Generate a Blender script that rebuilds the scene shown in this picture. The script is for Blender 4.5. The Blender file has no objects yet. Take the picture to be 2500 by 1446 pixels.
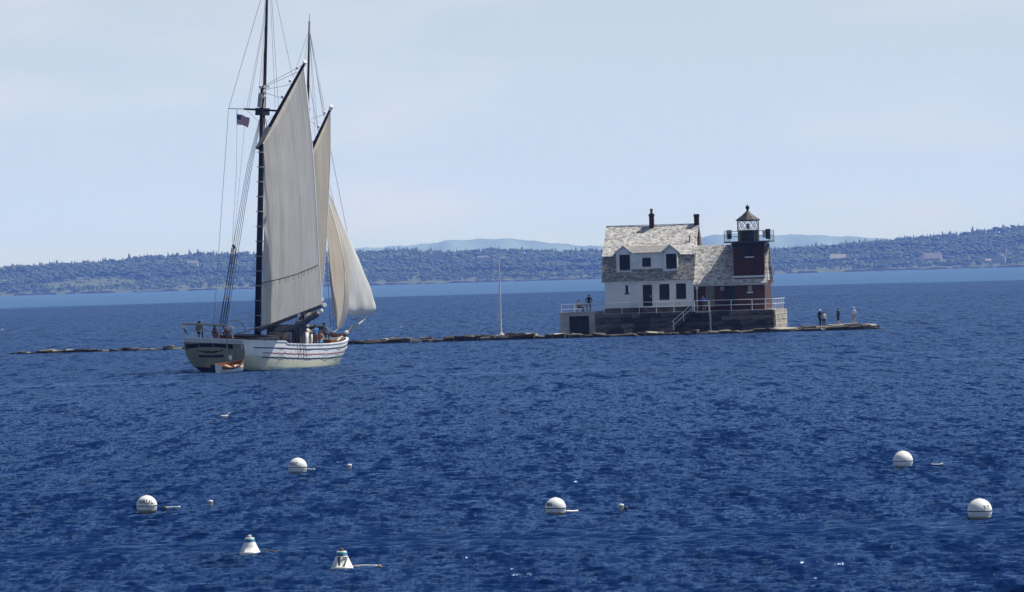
import bpy, math, random
import numpy as np
from mathutils import Vector, Matrix

random.seed(7)
RNG = np.random.default_rng(11)
R = math.radians
scene = bpy.context.scene
col = scene.collection

# ------------------------------------------------------------------ camera
FPX, IW, IH = 15000.0, 2500.0, 1446.0      # focal length and frame in photo pixels
CAM_H = 6.28                               # eye height over the water, metres
HORIZ, TILT = 679.0, 0.0285                # horizon row at mid frame, roll slope
roll = math.atan(TILT)
pitch = math.atan((IH / 2 - HORIZ) * math.cos(roll) / FPX)
fwd = Vector((0, math.cos(pitch), -math.sin(pitch)))
up0 = Vector((0, math.sin(pitch), math.cos(pitch)))
rt0 = Vector((1, 0, 0))
cam_rt = rt0 * math.cos(roll) - up0 * math.sin(roll)
cam_up = rt0 * math.sin(roll) + up0 * math.cos(roll)
EYE = Vector((0, 0, CAM_H))
cam_data = bpy.data.cameras.new('camera')
cam = bpy.data.objects.new('camera', cam_data)
col.objects.link(cam)
cam_data.sensor_width = 36.0
cam_data.lens = FPX * 36.0 / IW
cam_data.clip_start = 1.0
cam_data.clip_end = 200000.0
m = Matrix((cam_rt, cam_up, -fwd)).transposed().to_4x4()
m.translation = EYE
cam.matrix_world = m
scene.camera = cam

# ------------------------------------------------------------------ sky and sun
SUN_EL, SUN_AZ = R(57), R(71)              # azimuth from +Y (away) towards +X (right)
world = bpy.data.worlds.new('World')
scene.world = world
world.use_nodes = True
nt = world.node_tree
nt.nodes.clear()
sky = nt.nodes.new('ShaderNodeTexSky')
sky.sky_type = 'NISHITA'
sky.sun_disc = False
sky.sun_elevation = SUN_EL
sky.sun_rotation = SUN_AZ
sky.altitude = 0
sky.air_density = 1.0
sky.dust_density = 0.4
sky.ozone_density = 2.0
bg = nt.nodes.new('ShaderNodeBackground')
bg.inputs['Strength'].default_value = 0.053
wo = nt.nodes.new('ShaderNodeOutputWorld')
# thin high cloud: a faint veil of noise over the whole sky
tc = nt.nodes.new('ShaderNodeTexCoord')
mp = nt.nodes.new('ShaderNodeMapping')
mp.inputs['Scale'].default_value = (18, 18, 70)
ns = nt.nodes.new('ShaderNodeTexNoise')
ns.inputs['Scale'].default_value = 1.0
ns.inputs['Detail'].default_value = 5
rp = nt.nodes.new('ShaderNodeMapRange')
rp.inputs['From Min'].default_value = 0.47
rp.inputs['From Max'].default_value = 0.8
rp.inputs['To Max'].default_value = 0.55
mx = nt.nodes.new('ShaderNodeMix')
mx.data_type = 'RGBA'
mx.inputs['B'].default_value = (13.0, 13.4, 15.6, 1)
sepz = nt.nodes.new('ShaderNodeSeparateXYZ')     # milky summer veil, thickest low down all round the horizon
nt.links.new(tc.outputs['Generated'], sepz.inputs['Vector'])
vr = nt.nodes.new('ShaderNodeMapRange')
vr.interpolation_type = 'SMOOTHSTEP'
vr.inputs['From Min'].default_value = 0.0
vr.inputs['From Max'].default_value = 0.16
vr.inputs['To Min'].default_value = 0.9
vr.inputs['To Max'].default_value = 0.0
nt.links.new(sepz.outputs['Z'], vr.inputs['Value'])
mv = nt.nodes.new('ShaderNodeMix')
mv.data_type = 'RGBA'
hr = nt.nodes.new('ShaderNodeValToRGB')          # the sky pales and brightens towards the horizon
hr.color_ramp.elements[0].position = 0.0
hr.color_ramp.elements[0].color = (0.335, 0.435, 0.93, 1)
hr.color_ramp.elements[1].position = 1.0
hr.color_ramp.elements[1].color = (0.36, 0.43, 0.525, 1)
for pos_, c_ in ((0.10, (0.335, 0.425, 0.70)), (0.22, (0.336, 0.415, 0.58)), (0.5, (0.35, 0.425, 0.535))):
    e_ = hr.color_ramp.elements.new(pos_)
    e_.color = (*c_, 1)
hm = nt.nodes.new('ShaderNodeMapRange')
hm.inputs['From Max'].default_value = 0.09
nt.links.new(sepz.outputs['Z'], hm.inputs['Value'])
nt.links.new(hm.outputs['Result'], hr.inputs['Fac'])
hs = nt.nodes.new('ShaderNodeMix')
hs.data_type = 'RGBA'
hs.blend_type = 'MULTIPLY'
hs.clamp_result = False
hs.inputs['Factor'].default_value = 1.0
hs.inputs['B'].default_value = (30, 30, 30, 1)
nt.links.new(hr.outputs['Color'], hs.inputs['A'])
nt.links.new(hs.outputs['Result'], mv.inputs['B'])
nt.links.new(vr.outputs['Result'], mv.inputs['Factor'])
nt.links.new(sky.outputs['Color'], mv.inputs['A'])
nt.links.new(tc.outputs['Generated'], mp.inputs['Vector'])
nt.links.new(mp.outputs['Vector'], ns.inputs['Vector'])
nt.links.new(ns.outputs['Fac'], rp.inputs['Value'])
nt.links.new(rp.outputs['Result'], mx.inputs['Factor'])
nt.links.new(mv.outputs['Result'], mx.inputs['A'])
nt.links.new(mx.outputs['Result'], bg.inputs['Color'])
nt.links.new(bg.outputs['Background'], wo.inputs['Surface'])

SUN_DIR = Vector((math.sin(SUN_AZ) * math.cos(SUN_EL), math.cos(SUN_AZ) * math.cos(SUN_EL), math.sin(SUN_EL)))
sd = bpy.data.lights.new('sun', 'SUN')
sd.energy = 5.0
sd.angle = R(0.53)
sd.color = (1.0, 0.95, 0.88)
sun = bpy.data.objects.new('sun', sd)
col.objects.link(sun)
sun.rotation_euler = SUN_DIR.to_track_quat('Z', 'Y').to_euler()
sun.location = (0, 0, 100)

vs = scene.view_settings
vs.view_transform = 'Standard'
vs.look = 'None'
vs.exposure = 0.2
vs.gamma = 1.0
vs.use_curve_mapping = False
scene.cycles.volume_bounces = 1
scene.cycles.max_bounces = 6
scene.cycles.sample_clamp_indirect = 4.0

# ------------------------------------------------------------------ measuring helpers
def ray(px, py):
    return (fwd * FPX + cam_rt * (px - IW / 2) - cam_up * (py - IH / 2)).normalized()
def on_z(px, py, z=0.0):                   # where a sight line meets a level
    d = ray(px, py)
    return EYE + d * ((z - CAM_H) / d.z)
def on_y(px, py, y):                       # where a sight line meets a distance
    d = ray(px, py)
    return EYE + d * (y / d.y)
def yh(px):
    return HORIZ + (IW / 2 - px) * TILT

# ------------------------------------------------------------------ materials
MATS = {}
def new_mat(name):
    mt = bpy.data.materials.new(name)
    mt.use_nodes = True
    n = mt.node_tree.nodes
    return mt, n, mt.node_tree.links, n['Principled BSDF']

def mat(name, c, rough=0.7, var=0.25, scale=3.0, c2=None, bump=0.0, metal=0.0, stretch=(1, 1, 1), detail=6, c3=None, s3=0.4):
    """base colour broken up by two noises: (c..c2) fine, c3 = large stains"""
    if name in MATS:
        return MATS[name]
    mt, n, l, b = new_mat(name)
    tcn = n.new('ShaderNodeTexCoord')
    mpn = n.new('ShaderNodeMapping')
    mpn.inputs['Scale'].default_value = stretch
    l.new(tcn.outputs['Object'], mpn.inputs['Vector'])
    nz = n.new('ShaderNodeTexNoise')
    nz.inputs['Scale'].default_value = scale
    nz.inputs['Detail'].default_value = detail
    l.new(mpn.outputs['Vector'], nz.inputs['Vector'])
    mixn = n.new('ShaderNodeMix')
    mixn.data_type = 'RGBA'
    if c2 is None:
        ca = [max(0, x * (1 - var)) for x in c]
        cb = [min(1, x * (1 + var)) for x in c]
    else:
        ca, cb = c, c2
    mixn.inputs['A'].default_value = (*ca, 1)
    mixn.inputs['B'].default_value = (*cb, 1)
    rg = n.new('ShaderNodeMapRange')
    rg.inputs['From Min'].default_value = 0.32
    rg.inputs['From Max'].default_value = 0.68
    l.new(nz.outputs['Fac'], rg.inputs['Value'])
    l.new(rg.outputs['Result'], mixn.inputs['Factor'])
    out = mixn.outputs['Result']
    if c3 is not None:
        nz3 = n.new('ShaderNodeTexNoise')
        nz3.inputs['Scale'].default_value = s3
        nz3.inputs['Detail'].default_value = 4
        l.new(mpn.outputs['Vector'], nz3.inputs['Vector'])
        rg3 = n.new('ShaderNodeMapRange')
        rg3.inputs['From Min'].default_value = 0.5
        rg3.inputs['From Max'].default_value = 0.66
        l.new(nz3.outputs['Fac'], rg3.inputs['Value'])
        m3 = n.new('ShaderNodeMix')
        m3.data_type = 'RGBA'
        m3.inputs['B'].default_value = (*c3, 1)
        l.new(rg3.outputs['Result'], m3.inputs['Factor'])
        l.new(out, m3.inputs['A'])
        out = m3.outputs['Result']
    l.new(out, b.inputs['Base Color'])
    b.inputs['Roughness'].default_value = rough
    b.inputs['Metallic'].default_value = metal
    if bump > 0:
        bp = n.new('ShaderNodeBump')
        bp.inputs['Strength'].default_value = bump
        bp.inputs['Distance'].default_value = 0.05
        l.new(nz.outputs['Fac'], bp.inputs['Height'])
        l.new(bp.outputs['Normal'], b.inputs['Normal'])
    MATS[name] = mt
    return mt

# ------------------------------------------------------------------ mesh helpers
class MB:
    def __init__(self):
        self.v, self.f, self.mi = [], [], []
        self.uv = None
    def face(self, pts, mi=0):
        i = len(self.v)
        self.v.extend([tuple(p) for p in pts])
        self.f.append(tuple(range(i, i + len(pts))))
        self.mi.append(mi)
    def box(self, x0, x1, y0, y1, z0, z1, mi=0):
        i = len(self.v)
        self.v += [(x0, y0, z0), (x1, y0, z0), (x1, y1, z0), (x0, y1, z0), (x0, y0, z1), (x1, y0, z1), (x1, y1, z1), (x0, y1, z1)]
        for q in ((0, 3, 2, 1), (4, 5, 6, 7), (0, 1, 5, 4), (1, 2, 6, 5), (2, 3, 7, 6), (3, 0, 4, 7)):
            self.f.append(tuple(i + k for k in q))
            self.mi.append(mi)
        return self
    def prism(self, poly, h0, h1, axis='x', mi=0):
        """poly: list of 2-D points; extruded along axis ('x': poly is (y,z); 'y': (x,z); 'z': (x,y))"""
        def pt(p, h):
            return {'x': (h, p[0], p[1]), 'y': (p[0], h, p[1]), 'z': (p[0], p[1], h)}[axis]
        n = len(poly)
        i = len(self.v)
        self.v += [pt(p, h0) for p in poly] + [pt(p, h1) for p in poly]
        self.f.append(tuple(range(i + n - 1, i - 1, -1)))
        self.f.append(tuple(range(i + n, i + 2 * n)))
        self.mi += [mi, mi]
        for k in range(n):
            self.f.append((i + k, i + (k + 1) % n, i + n + (k + 1) % n, i + n + k))
            self.mi.append(mi)
        return self
    def tube(self, pts, r, seg=6, r2=None, mi=0, cap=True):
        pts = [Vector(p) for p in pts]
        n = len(pts)
        r2 = r if r2 is None else r2
        rings = []
        for k, p in enumerate(pts):
            d = (pts[min(k + 1, n - 1)] - pts[max(k - 1, 0)])
            d = d.normalized() if d.length > 1e-9 else Vector((0, 0, 1))
            a = d.cross(Vector((0, 0, 1)))
            if a.length < 1e-3:
                a = d.cross(Vector((0, 1, 0)))
            a.normalize()
            b = d.cross(a).normalized()
            rr = r + (r2 - r) * k / max(1, n - 1)
            i = len(self.v)
            for s in range(seg):
                t = 2 * math.pi * s / seg
                self.v.append(tuple(p + a * (rr * math.cos(t)) + b * (rr * math.sin(t))))
            rings.append(i)
        for k in range(n - 1):
            for s in range(seg):
                s2 = (s + 1) % seg
                self.f.append((rings[k] + s, rings[k] + s2, rings[k + 1] + s2, rings[k + 1] + s))
                self.mi.append(mi)
        if cap:
            self.f.append(tuple(rings[0] + s for s in range(seg - 1, -1, -1)))
            self.f.append(tuple(rings[-1] + s for s in range(seg)))
            self.mi += [mi, mi]
        return self
    def lathe(self, prof, seg=16, c=(0, 0, 0), mi=0):
        """prof: (radius, z) from bottom to top"""
        rings = []
        for (r, z) in prof:
            i = len(self.v)
            for s in range(seg):
                t = 2 * math.pi * (s + 0.5) / seg
                self.v.append((c[0] + r * math.cos(t), c[1] + r * math.sin(t), c[2] + z))
            rings.append(i)
        for k in range(len(prof) - 1):
            for s in range(seg):
                s2 = (s + 1) % seg
                self.f.append((rings[k] + s, rings[k] + s2, rings[k + 1] + s2, rings[k + 1] + s))
                self.mi.append(mi)
        self.f.append(tuple(rings[0] + s for s in range(seg - 1, -1, -1)))
        self.f.append(tuple(rings[-1] + s for s in range(seg)))
        self.mi += [mi, mi]
        return self
    def grid(self, P, mi=0, uv=False, close=False):
        """P[i][j] points"""
        ni, nj = len(P), len(P[0])
        i0 = len(self.v)
        for row in P:
            self.v += [tuple(p) for p in row]
        for i in range(ni - 1):
            for j in range(nj - 1):
                self.f.append((i0 + i * nj + j, i0 + i * nj + j + 1, i0 + (i + 1) * nj + j + 1, i0 + (i + 1) * nj + j))
                self.mi.append(mi if not callable(mi) else mi(i, j))
        if uv:
            self.uv = [(j / (nj - 1), i / (ni - 1)) for i in range(ni) for j in range(nj)]
        return self
    def build(self, name, mats, parent=None, smooth=False, loc=None, rot=None):
        me = bpy.data.meshes.new(name)
        me.from_pydata(self.v, [], self.f)
        if not isinstance(mats, (list, tuple)):
            mats = [mats]
        for mt in mats:
            me.materials.append(mt)
        if len(mats) > 1:
            me.polygons.foreach_set('material_index', self.mi)
        if self.uv is not None:
            ul = me.uv_layers.new(name='UVMap')
            li = np.empty(len(me.loops), dtype=np.int32)
            me.loops.foreach_get('vertex_index', li)
            ul.data.foreach_set('uv', np.array(self.uv, dtype=np.float32)[li].ravel())
        if smooth:
            me.polygons.foreach_set('use_smooth', [True] * len(me.polygons))
        me.update()
        return link(name, me, parent, loc, rot)

def link(name, me, parent=None, loc=None, rot=None):
    o = bpy.data.objects.new(name, me)
    col.objects.link(o)
    if parent is not None:
        o.parent = parent
    if loc is not None:
        o.location = loc
    if rot is not None:
        o.rotation_euler = rot
    return o

def tag(o, label=None, cat=None, group=None, kind=None):
    if label:
        o['label'] = label
    if cat:
        o['category'] = cat
    if group:
        o['group'] = group
    if kind:
        o['kind'] = kind
    return o

def thing(name, label, cat, loc=(0, 0, 0), rotz=0.0, group=None):
    o = bpy.data.objects.new(name, None)
    o.empty_display_size = 0.5
    col.objects.link(o)
    o.location = loc
    o.rotation_euler = (0, 0, rotz)
    return tag(o, label, cat, group)

def lerp_list(tab, x):
    xs = [t[0] for t in tab]
    ys = [t[1] for t in tab]
    return float(np.interp(x, xs, ys))

# ------------------------------------------------------------------ water
def water_material():
    mt, n, l, b = new_mat('sea_water')
    geo = n.new('ShaderNodeNewGeometry')
    sep = n.new('ShaderNodeSeparateXYZ')
    l.new(geo.outputs['Position'], sep.inputs['Vector'])
    def noise(scale_v, det, rough=0.55, rotz=0.0):
        mpn = n.new('ShaderNodeMapping')
        mpn.inputs['Scale'].default_value = scale_v
        mpn.inputs['Rotation'].default_value = (0, 0, rotz)
        l.new(geo.outputs['Position'], mpn.inputs['Vector'])
        nz = n.new('ShaderNodeTexNoise')
        nz.inputs['Scale'].default_value = 1.0
        nz.inputs['Detail'].default_value = det
        nz.inputs['Roughness'].default_value = rough
        l.new(mpn.outputs['Vector'], nz.inputs['Vector'])
        return nz
    def vmath(op, a, bb=None, sc=None):
        v = n.new('ShaderNodeVectorMath')
        v.operation = op
        for k, x in enumerate((a, bb)):
            if x is None:
                continue
            if isinstance(x, tuple):
                v.inputs[k].default_value = x
            else:
                l.new(x, v.inputs[k])
        if sc is not None:
            if isinstance(sc, (int, float)):
                v.inputs['Scale'].default_value = sc
            else:
                l.new(sc, v.inputs['Scale'])
        return v.outputs['Vector']
    def maprange(x, a0, a1, b0, b1):
        g = n.new('ShaderNodeMapRange')
        g.inputs['From Min'].default_value = a0
        g.inputs['From Max'].default_value = a1
        g.inputs['To Min'].default_value = b0
        g.inputs['To Max'].default_value = b1
        l.new(x, g.inputs['Value'])
        return g.outputs['Result']
    def mul(a, bb):
        q = n.new('ShaderNodeMath')
        q.operation = 'MULTIPLY'
        l.new(a, q.inputs[0])
        if isinstance(bb, (int, float)):
            q.inputs[1].default_value = bb
        else:
            l.new(bb, q.inputs[1])
        return q.outputs[0]
    # wavelet slopes: layers of noise read directly as slope vectors, short-crested across the line of the wind
    n1 = noise((4.2, 0.95, 1), 4, 0.6, 0.08)
    n2 = noise((1.5, 0.13, 1), 4, 0.6, -0.03)
    n3 = noise((0.55, 0.03, 1), 4, 0.6, 0.0)
    def slope(nz):
        return vmath('MULTIPLY', vmath('SUBTRACT', nz.outputs['Color'], (0.5, 0.5, 0.5)), (1.0, 1.0, 0.0))
    s1, s2, s3 = slope(n1), slope(n2), slope(n3)
    # slicks: long wind lanes, and the calm water far out along the shore
    lane = noise((0.006, 0.035, 1), 3, 0.5, 0.03)
    calm_lane = maprange(lane.outputs['Fac'], 0.54, 0.72, 1.0, 0.6)
    edge_n = noise((0.004, 0.0022, 1), 5, 0.6)
    wob = n.new('ShaderNodeMath')
    wob.operation = 'MULTIPLY_ADD'
    l.new(edge_n.outputs['Fac'], wob.inputs[0])
    wob.inputs[1].default_value = 900.0
    l.new(sep.outputs['Y'], wob.inputs[2])
    far = maprange(wob.outputs[0], 2750, 3150, 1.0, 0.14)
    def streak(y0, half, low):                     # a narrow lane of smoother water across the bay, ragged at its edges
        rag = noise((0.05, 0.06, 1), 4, 0.6)
        a_ = n.new('ShaderNodeMath')
        a_.operation = 'MULTIPLY_ADD'
        l.new(rag.outputs['Fac'], a_.inputs[0])
        a_.inputs[1].default_value = half * 3.2
        l.new(sep.outputs['Y'], a_.inputs[2])
        d_ = n.new('ShaderNodeMath')
        d_.operation = 'SUBTRACT'
        l.new(a_.outputs[0], d_.inputs[0])
        d_.inputs[1].default_value = y0 + half * 1.6
        ab = n.new('ShaderNodeMath')
        ab.operation = 'ABSOLUTE'
        l.new(d_.outputs[0], ab.inputs[0])
        return maprange(ab.outputs[0], half * 0.4, half * 1.2, low, 1.0)
    amp = mul(mul(mul(calm_lane, far), streak(147, 6.0, 0.28)), streak(410, 6.0, 0.5))
    sl = vmath('ADD', vmath('ADD', vmath('SCALE', s1, None, 2.1), vmath('SCALE', s2, None, 2.0)), vmath('SCALE', s3, None, 1.4))
    sl = vmath('SCALE', sl, None, amp)
    nn = vmath('NORMALIZE', vmath('ADD', geo.outputs['Normal'], sl))
    rough_far = maprange(sep.outputs['Y'], 160, 900, 0.20, 0.34)   # unresolved ripples widen the reflection with distance
    rr = n.new('ShaderNodeMath')
    rr.operation = 'MULTIPLY_ADD'
    l.new(mul(rough_far, amp), rr.inputs[0])
    rr.inputs[1].default_value = 0.8
    rr.inputs[2].default_value = 0.08
    df = n.new('ShaderNodeBsdfDiffuse')            # light scattered back out of deep water
    df.inputs['Color'].default_value = (0.003, 0.0175, 0.078, 1)
    gl = n.new('ShaderNodeBsdfGlossy')
    gl.inputs['Color'].default_value = (0.46, 0.70, 1.0, 1)
    l.new(rr.outputs[0], gl.inputs['Roughness'])
    fr = n.new('ShaderNodeFresnel')
    fr.inputs['IOR'].default_value = 1.33
    for nd in (df, gl, fr):
        l.new(nn, nd.inputs['Normal'])
    ms = n.new('ShaderNodeMixShader')
    l.new(mul(fr.outputs[0], 0.60), ms.inputs['Fac'])
    l.new(df.outputs[0], ms.inputs[1])
    l.new(gl.outputs[0], ms.inputs[2])
    l.new(ms.outputs[0], n['Material Output'].inputs['Surface'])
    return mt

WAVES = []
def wave_z(x, y):
    return sum(a * math.sin(ka * (x * math.cos(g) + y * math.sin(g)) + p0) for ka, g, a, p0 in WAVES)

def build_water():
    ys = [70.0]
    while ys[-1] < 1500:
        ys.append(ys[-1] + 0.10 * (max(ys[-1], 110) / 120.0) ** 1.5)
    ys = np.array(ys)
    step = 0.10 * (np.maximum(ys, 110) / 120.0) ** 1.5
    nc = 380
    t = np.linspace(-0.135, 0.135, nc)
    Y = np.repeat(ys[:, None], nc, 1)
    X = Y * t[None, :]
    S = np.maximum(np.repeat(step[:, None], nc, 1), Y * (0.27 / nc))
    Z = np.zeros_like(X)
    rs = np.random.default_rng(5)
    # chop: many short-crested components around the wind direction
    for k in range(72):
        lam = 0.28 * (1.5 / 0.28) ** rs.random() ** 1.25
        ang = R(82) + rs.normal(0, 0.5)
        ka = 2 * math.pi / lam
        a = 0.0215 * lam ** 0.75 * rs.uniform(0.5, 1.3) / 2.6
        fade = np.clip(lam / (S * 3.0) - 0.6, 0, 1)
        p0 = rs.uniform(0, 6.28)
        ph = ka * (X * math.cos(ang) + Y * math.sin(ang)) + p0
        WAVES.append((ka, ang, a, p0))
        Z += fade * a * (np.sin(ph) + 0.2 * np.sin(2 * ph + 0.4))
    edge = np.clip((0.135 - np.abs(t)) / 0.01, 0, 1)[None, :]
    Z *= edge * np.clip((1500 - Y) / 300, 0, 1)
    verts = np.stack([X, Y, Z], -1).reshape(-1, 3)
    nr = len(ys)
    idx = np.arange(nr * nc).reshape(nr, nc)
    quads = np.stack([idx[:-1, :-1], idx[:-1, 1:], idx[1:, 1:], idx[1:, :-1]], -1).reshape(-1, 4)
    nv = len(verts)
    # the rest of the bay: one broad level sheet just under the chop
    B = 90000.0
    verts = np.vstack([verts, [[-B, -20000, -0.45], [B, -20000, -0.45], [B, B, -0.45], [-B, B, -0.45]]])
    quads = np.vstack([quads, [[nv, nv + 1, nv + 2, nv + 3]]])
    me = bpy.data.meshes.new('water')
    me.vertices.add(len(verts))
    me.vertices.foreach_set('co', verts.astype(np.float32).ravel())
    me.loops.add(quads.size)
    me.loops.foreach_set('vertex_index', quads.astype(np.int32).ravel())
    me.polygons.add(len(quads))
    me.polygons.foreach_set('loop_start', np.arange(0, quads.size, 4, dtype=np.int32))
    me.polygons.foreach_set('use_smooth', np.ones(len(quads), dtype=bool))
    me.update(calc_edges=True)
    me.materials.append(water_material())
    tag(link('water', me), 'dark blue rippled bay water', None, None, 'structure')
build_water()

# ------------------------------------------------------------------ far shore
SHORE = 12000.0
SDEP = 1500.0      # shore to ridge
SK = 1.65          # size of shore things relative to a nominal 7 km shore
RIDGE = [(-400, 660), (0, 648), (120, 640), (250, 632), (360, 621), (480, 611), (620, 613), (760, 606), (870, 609), (1000, 604), (1090, 611), (1200, 603), (1300, 605), (1400, 607), (1470, 604), (1700, 606), (1890, 604), (2000, 595), (2150, 583), (2300, 568), (2400, 556), (2500, 545), (2900, 505)]
def hill_z(x, y):
    """ground height of the far shore at world x, y"""
    px = IW / 2 + x / y * FPX
    top = lerp_list(RIDGE, px) + 10
    yr = SHORE + SDEP
    zr = (yh(px) - top) * yr / FPX + CAM_H - 6.0
    t = (y - SHORE) / SDEP
    if t < 0:
        return -1.0
    wob = 7.0 * math.sin(x * 0.007 + y * 0.004) + 5.0 * math.sin(x * 0.014 - y * 0.007 + 1.3)
    if t <= 1:
        return zr * (0.06 * min(1, t * 25) + 0.94 * t ** 0.85) + wob * t * (1 - t) * 2
    return zr - (t - 1) * 100

def build_hills():
    xs = np.linspace(-2500, 2500, 240)
    tt = [-0.02, 0.0, 0.012, 0.03, 0.06, 0.1, 0.16, 0.24, 0.32, 0.4, 0.5, 0.6, 0.7, 0.8, 0.9, 1.0, 1.2, 1.6]
    b = MB()
    P = []
    for t in tt:
        row = []
        for x in xs:
            wob = 10 * math.sin(x * 0.013) + 6 * math.sin(x * 0.041 + 2)
            y = SHORE + t * SDEP
            row.append((x, y + wob * max(0, 1 - t * 3), hill_z(x, y)))
        P.append(row)
    b.grid(P)
    o = b.build('hills', mat('far_ground', (0.05, 0.075, 0.025), 0.9, 0.4, 0.02, c2=(0.075, 0.105, 0.035), c3=(0.035, 0.055, 0.02), s3=0.008), smooth=True)
    tag(o, 'low wooded hills along the far shore', None, None, 'structure')
    # pale rock ledges at the tide line
    b = MB()
    rs = random.Random(3)
    for k in range(420):
        x = rs.uniform(-2300, 2300)
        w = rs.uniform(5, 22)
        y = SHORE + 10 * math.sin(x * 0.013) + 6 * math.sin(x * 0.041 + 2) + rs.uniform(-8, 6)
        h = rs.uniform(1.2, 4.0)
        b.prism([(x - w, -1), (x - w * 0.7, h * 0.8), (x - 0.1 * w, h), (x + w * 0.6, h * 0.7), (x + w, -1)], y, y + rs.uniform(4, 10), 'y')
    o = b.build('shore_ledges', mat('shore_rock', (0.16, 0.13, 0.11), 0.9, 0.4, 0.05))
    tag(o, 'pinkish rock ledges along the far waterline', None, None, 'stuff')

def tree_proto(kind, rs):
    v, f = [], []
    if kind == 0:      # spruce: ragged stacked skirts
        tiers = 4
        for k in range(tiers):
            z0 = 0.12 + 0.2 * k
            r0 = 0.21 * (1 - k / (tiers + 0.6))
            seg = 7
            i = len(v)
            for s in range(seg):
                t = 2 * math.pi * s / seg + k
                rr = r0 * rs.uniform(0.7, 1.3)
                v.append((rr * math.cos(t), rr * math.sin(t), z0 + rs.uniform(-0.04, 0.03)))
            v.append((rs.uniform(-.01, .01), rs.uniform(-.01, .01), min(1.0, z0 + 0.4)))
            for s in range(seg):
                f.append((i + s, i + (s + 1) % seg, i + seg))
    else:              # broadleaf: a heap of angular leaf clumps
        for k in range(5):
            cx, cy = rs.uniform(-0.26, 0.26), rs.uniform(-0.26, 0.26)
            cz = rs.uniform(0.38, 0.8) - 0.4 * (cx * cx + cy * cy)
            r0 = rs.uniform(0.15, 0.24)
            i = len(v)
            oct_ = [(1, 0, 0), (0, 1, 0), (-1, 0, 0), (0, -1, 0), (0, 0, 1), (0, 0, -1), (.7, .7, .6), (-.7, .6, .6), (-.6, -.7, .5), (.7, -.6, .6)]
            pts = [(cx + a * r0 * rs.uniform(.7, 1.25), cy + c * r0 * rs.uniform(.7, 1.25), cz + d * r0 * rs.uniform(.7, 1.2)) for a, c, d in oct_]
            v += pts
            for q in ((0, 6, 4), (0, 1, 6), (6, 1, 4), (1, 7, 4), (1, 2, 7), (7, 2, 4), (2, 8, 4), (2, 3, 8), (8, 3, 4), (3, 9, 4), (3, 0, 9), (9, 0, 4), (0, 5, 1), (1, 5, 2), (2, 5, 3), (3, 5, 0)):
                f.append(tuple(i + t for t in q))
    return np.array(v), np.array(f)

HOUSE_SPOTS = []      # (x, y, half width) kept clear of trees
def clearing(x, y):
    t = (y - SHORE) / SDEP
    if t < 0.02:
        return True
    for (hx, hy, hw) in HOUSE_SPOTS:
        if abs(x - hx) < hw and -150 < y - hy < 20:
            return True
    g = math.sin(x * 0.0064 + 1.1) + 0.8 * math.sin(x * 0.0127 - 0.6) + 0.5 * math.sin(y * 0.012 + x * 0.0024)
    return g > 1.3 and 0.10 < t < 0.42

def build_forest():
    rs = random.Random(21)
    protos = [[tree_proto(0, rs) for _ in range(6)], [tree_proto(1, rs) for _ in range(6)]]
    V, Fc, MI = [], [], []
    base = 0
    n = 0
    for k in range(17500):
        x = rs.uniform(-1900, 1900)
        t = rs.random() ** 1.15
        y = SHORE + 25 + t * (SDEP + 20)
        if abs(x) > 0.098 * y + 120:
            continue
        bush = clearing(x, y)
        if bush and rs.random() < (0.8 if y > SHORE + 100 else 0.3):
            continue
        px = IW / 2 + x / y * FPX
        patch = math.sin(x * 0.0105 + y * 0.0075) + math.sin(x * 0.0042 - y * 0.0091 + 2) + 0.6 * math.sin(x * 0.027 + 1.7 * math.sin(y * 0.016))
        conif = rs.random() < (0.6 if t > 0.8 else 0.25 + 0.2 * patch)
        h = rs.uniform(6, 10.5) if conif else rs.uniform(5.5, 9.0)
        if conif and rs.random() < 0.07:
            h *= 1.3
        if t < 0.2:
            h *= 0.62
        if bush:
            h = rs.uniform(2, 4)
            conif = False
        h *= SK * 1.12
        pv, pf = protos[0 if conif else 1][rs.randrange(6)]
        w = h * (rs.uniform(0.9, 1.5) if conif else rs.uniform(1.7, 2.5))
        a = rs.uniform(0, 6.28)
        c, s = math.cos(a), math.sin(a)
        vx = pv[:, 0] * c - pv[:, 1] * s
        vy = pv[:, 0] * s + pv[:, 1] * c
        z = hill_z(x, y) - 0.8
        V.append(np.stack([x + vx * w, y + vy * w, z + pv[:, 2] * h], -1))
        Fc.append(pf + base)
        base += len(pv)
        q = patch + rs.gauss(0, 0.2)
        mi = (0 if q < 0.8 else 1) if conif else (1 if q < -0.1 else (2 if q < 1.15 else 3))
        if t < 0.18 and not conif and rs.random() < 0.4:
            mi = 3
        MI.append(np.full(len(pf), mi))
        n += 1
    V = np.concatenate(V)
    Fc = np.concatenate(Fc)
    MI = np.concatenate(MI)
    me = bpy.data.meshes.new('forest')
    me.vertices.add(len(V))
    me.vertices.foreach_set('co', V.astype(np.float32).ravel())
    me.loops.add(Fc.size)
    me.loops.foreach_set('vertex_index', Fc.astype(np.int32).ravel())
    me.polygons.add(len(Fc))
    me.polygons.foreach_set('loop_start', np.arange(0, Fc.size, 3, dtype=np.int32))
    me.polygons.foreach_set('material_index', MI.astype(np.int32))
    me.polygons.foreach_set('use_smooth', np.ones(len(Fc), dtype=bool))
    me.update(calc_edges=True)
    for nm, c in (('spruce_dark', (0.028, 0.052, 0.024)), ('spruce_green', (0.036, 0.066, 0.026)), ('leaf_green', (0.046, 0.088, 0.026)), ('leaf_light', (0.075, 0.125, 0.035))):
        me.materials.append(mat(nm, c, 0.85, 0.2, 0.02))
    tag(link('forest', me), 'mixed spruce and broadleaf woods covering the far shore', None, None, 'stuff')

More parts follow.
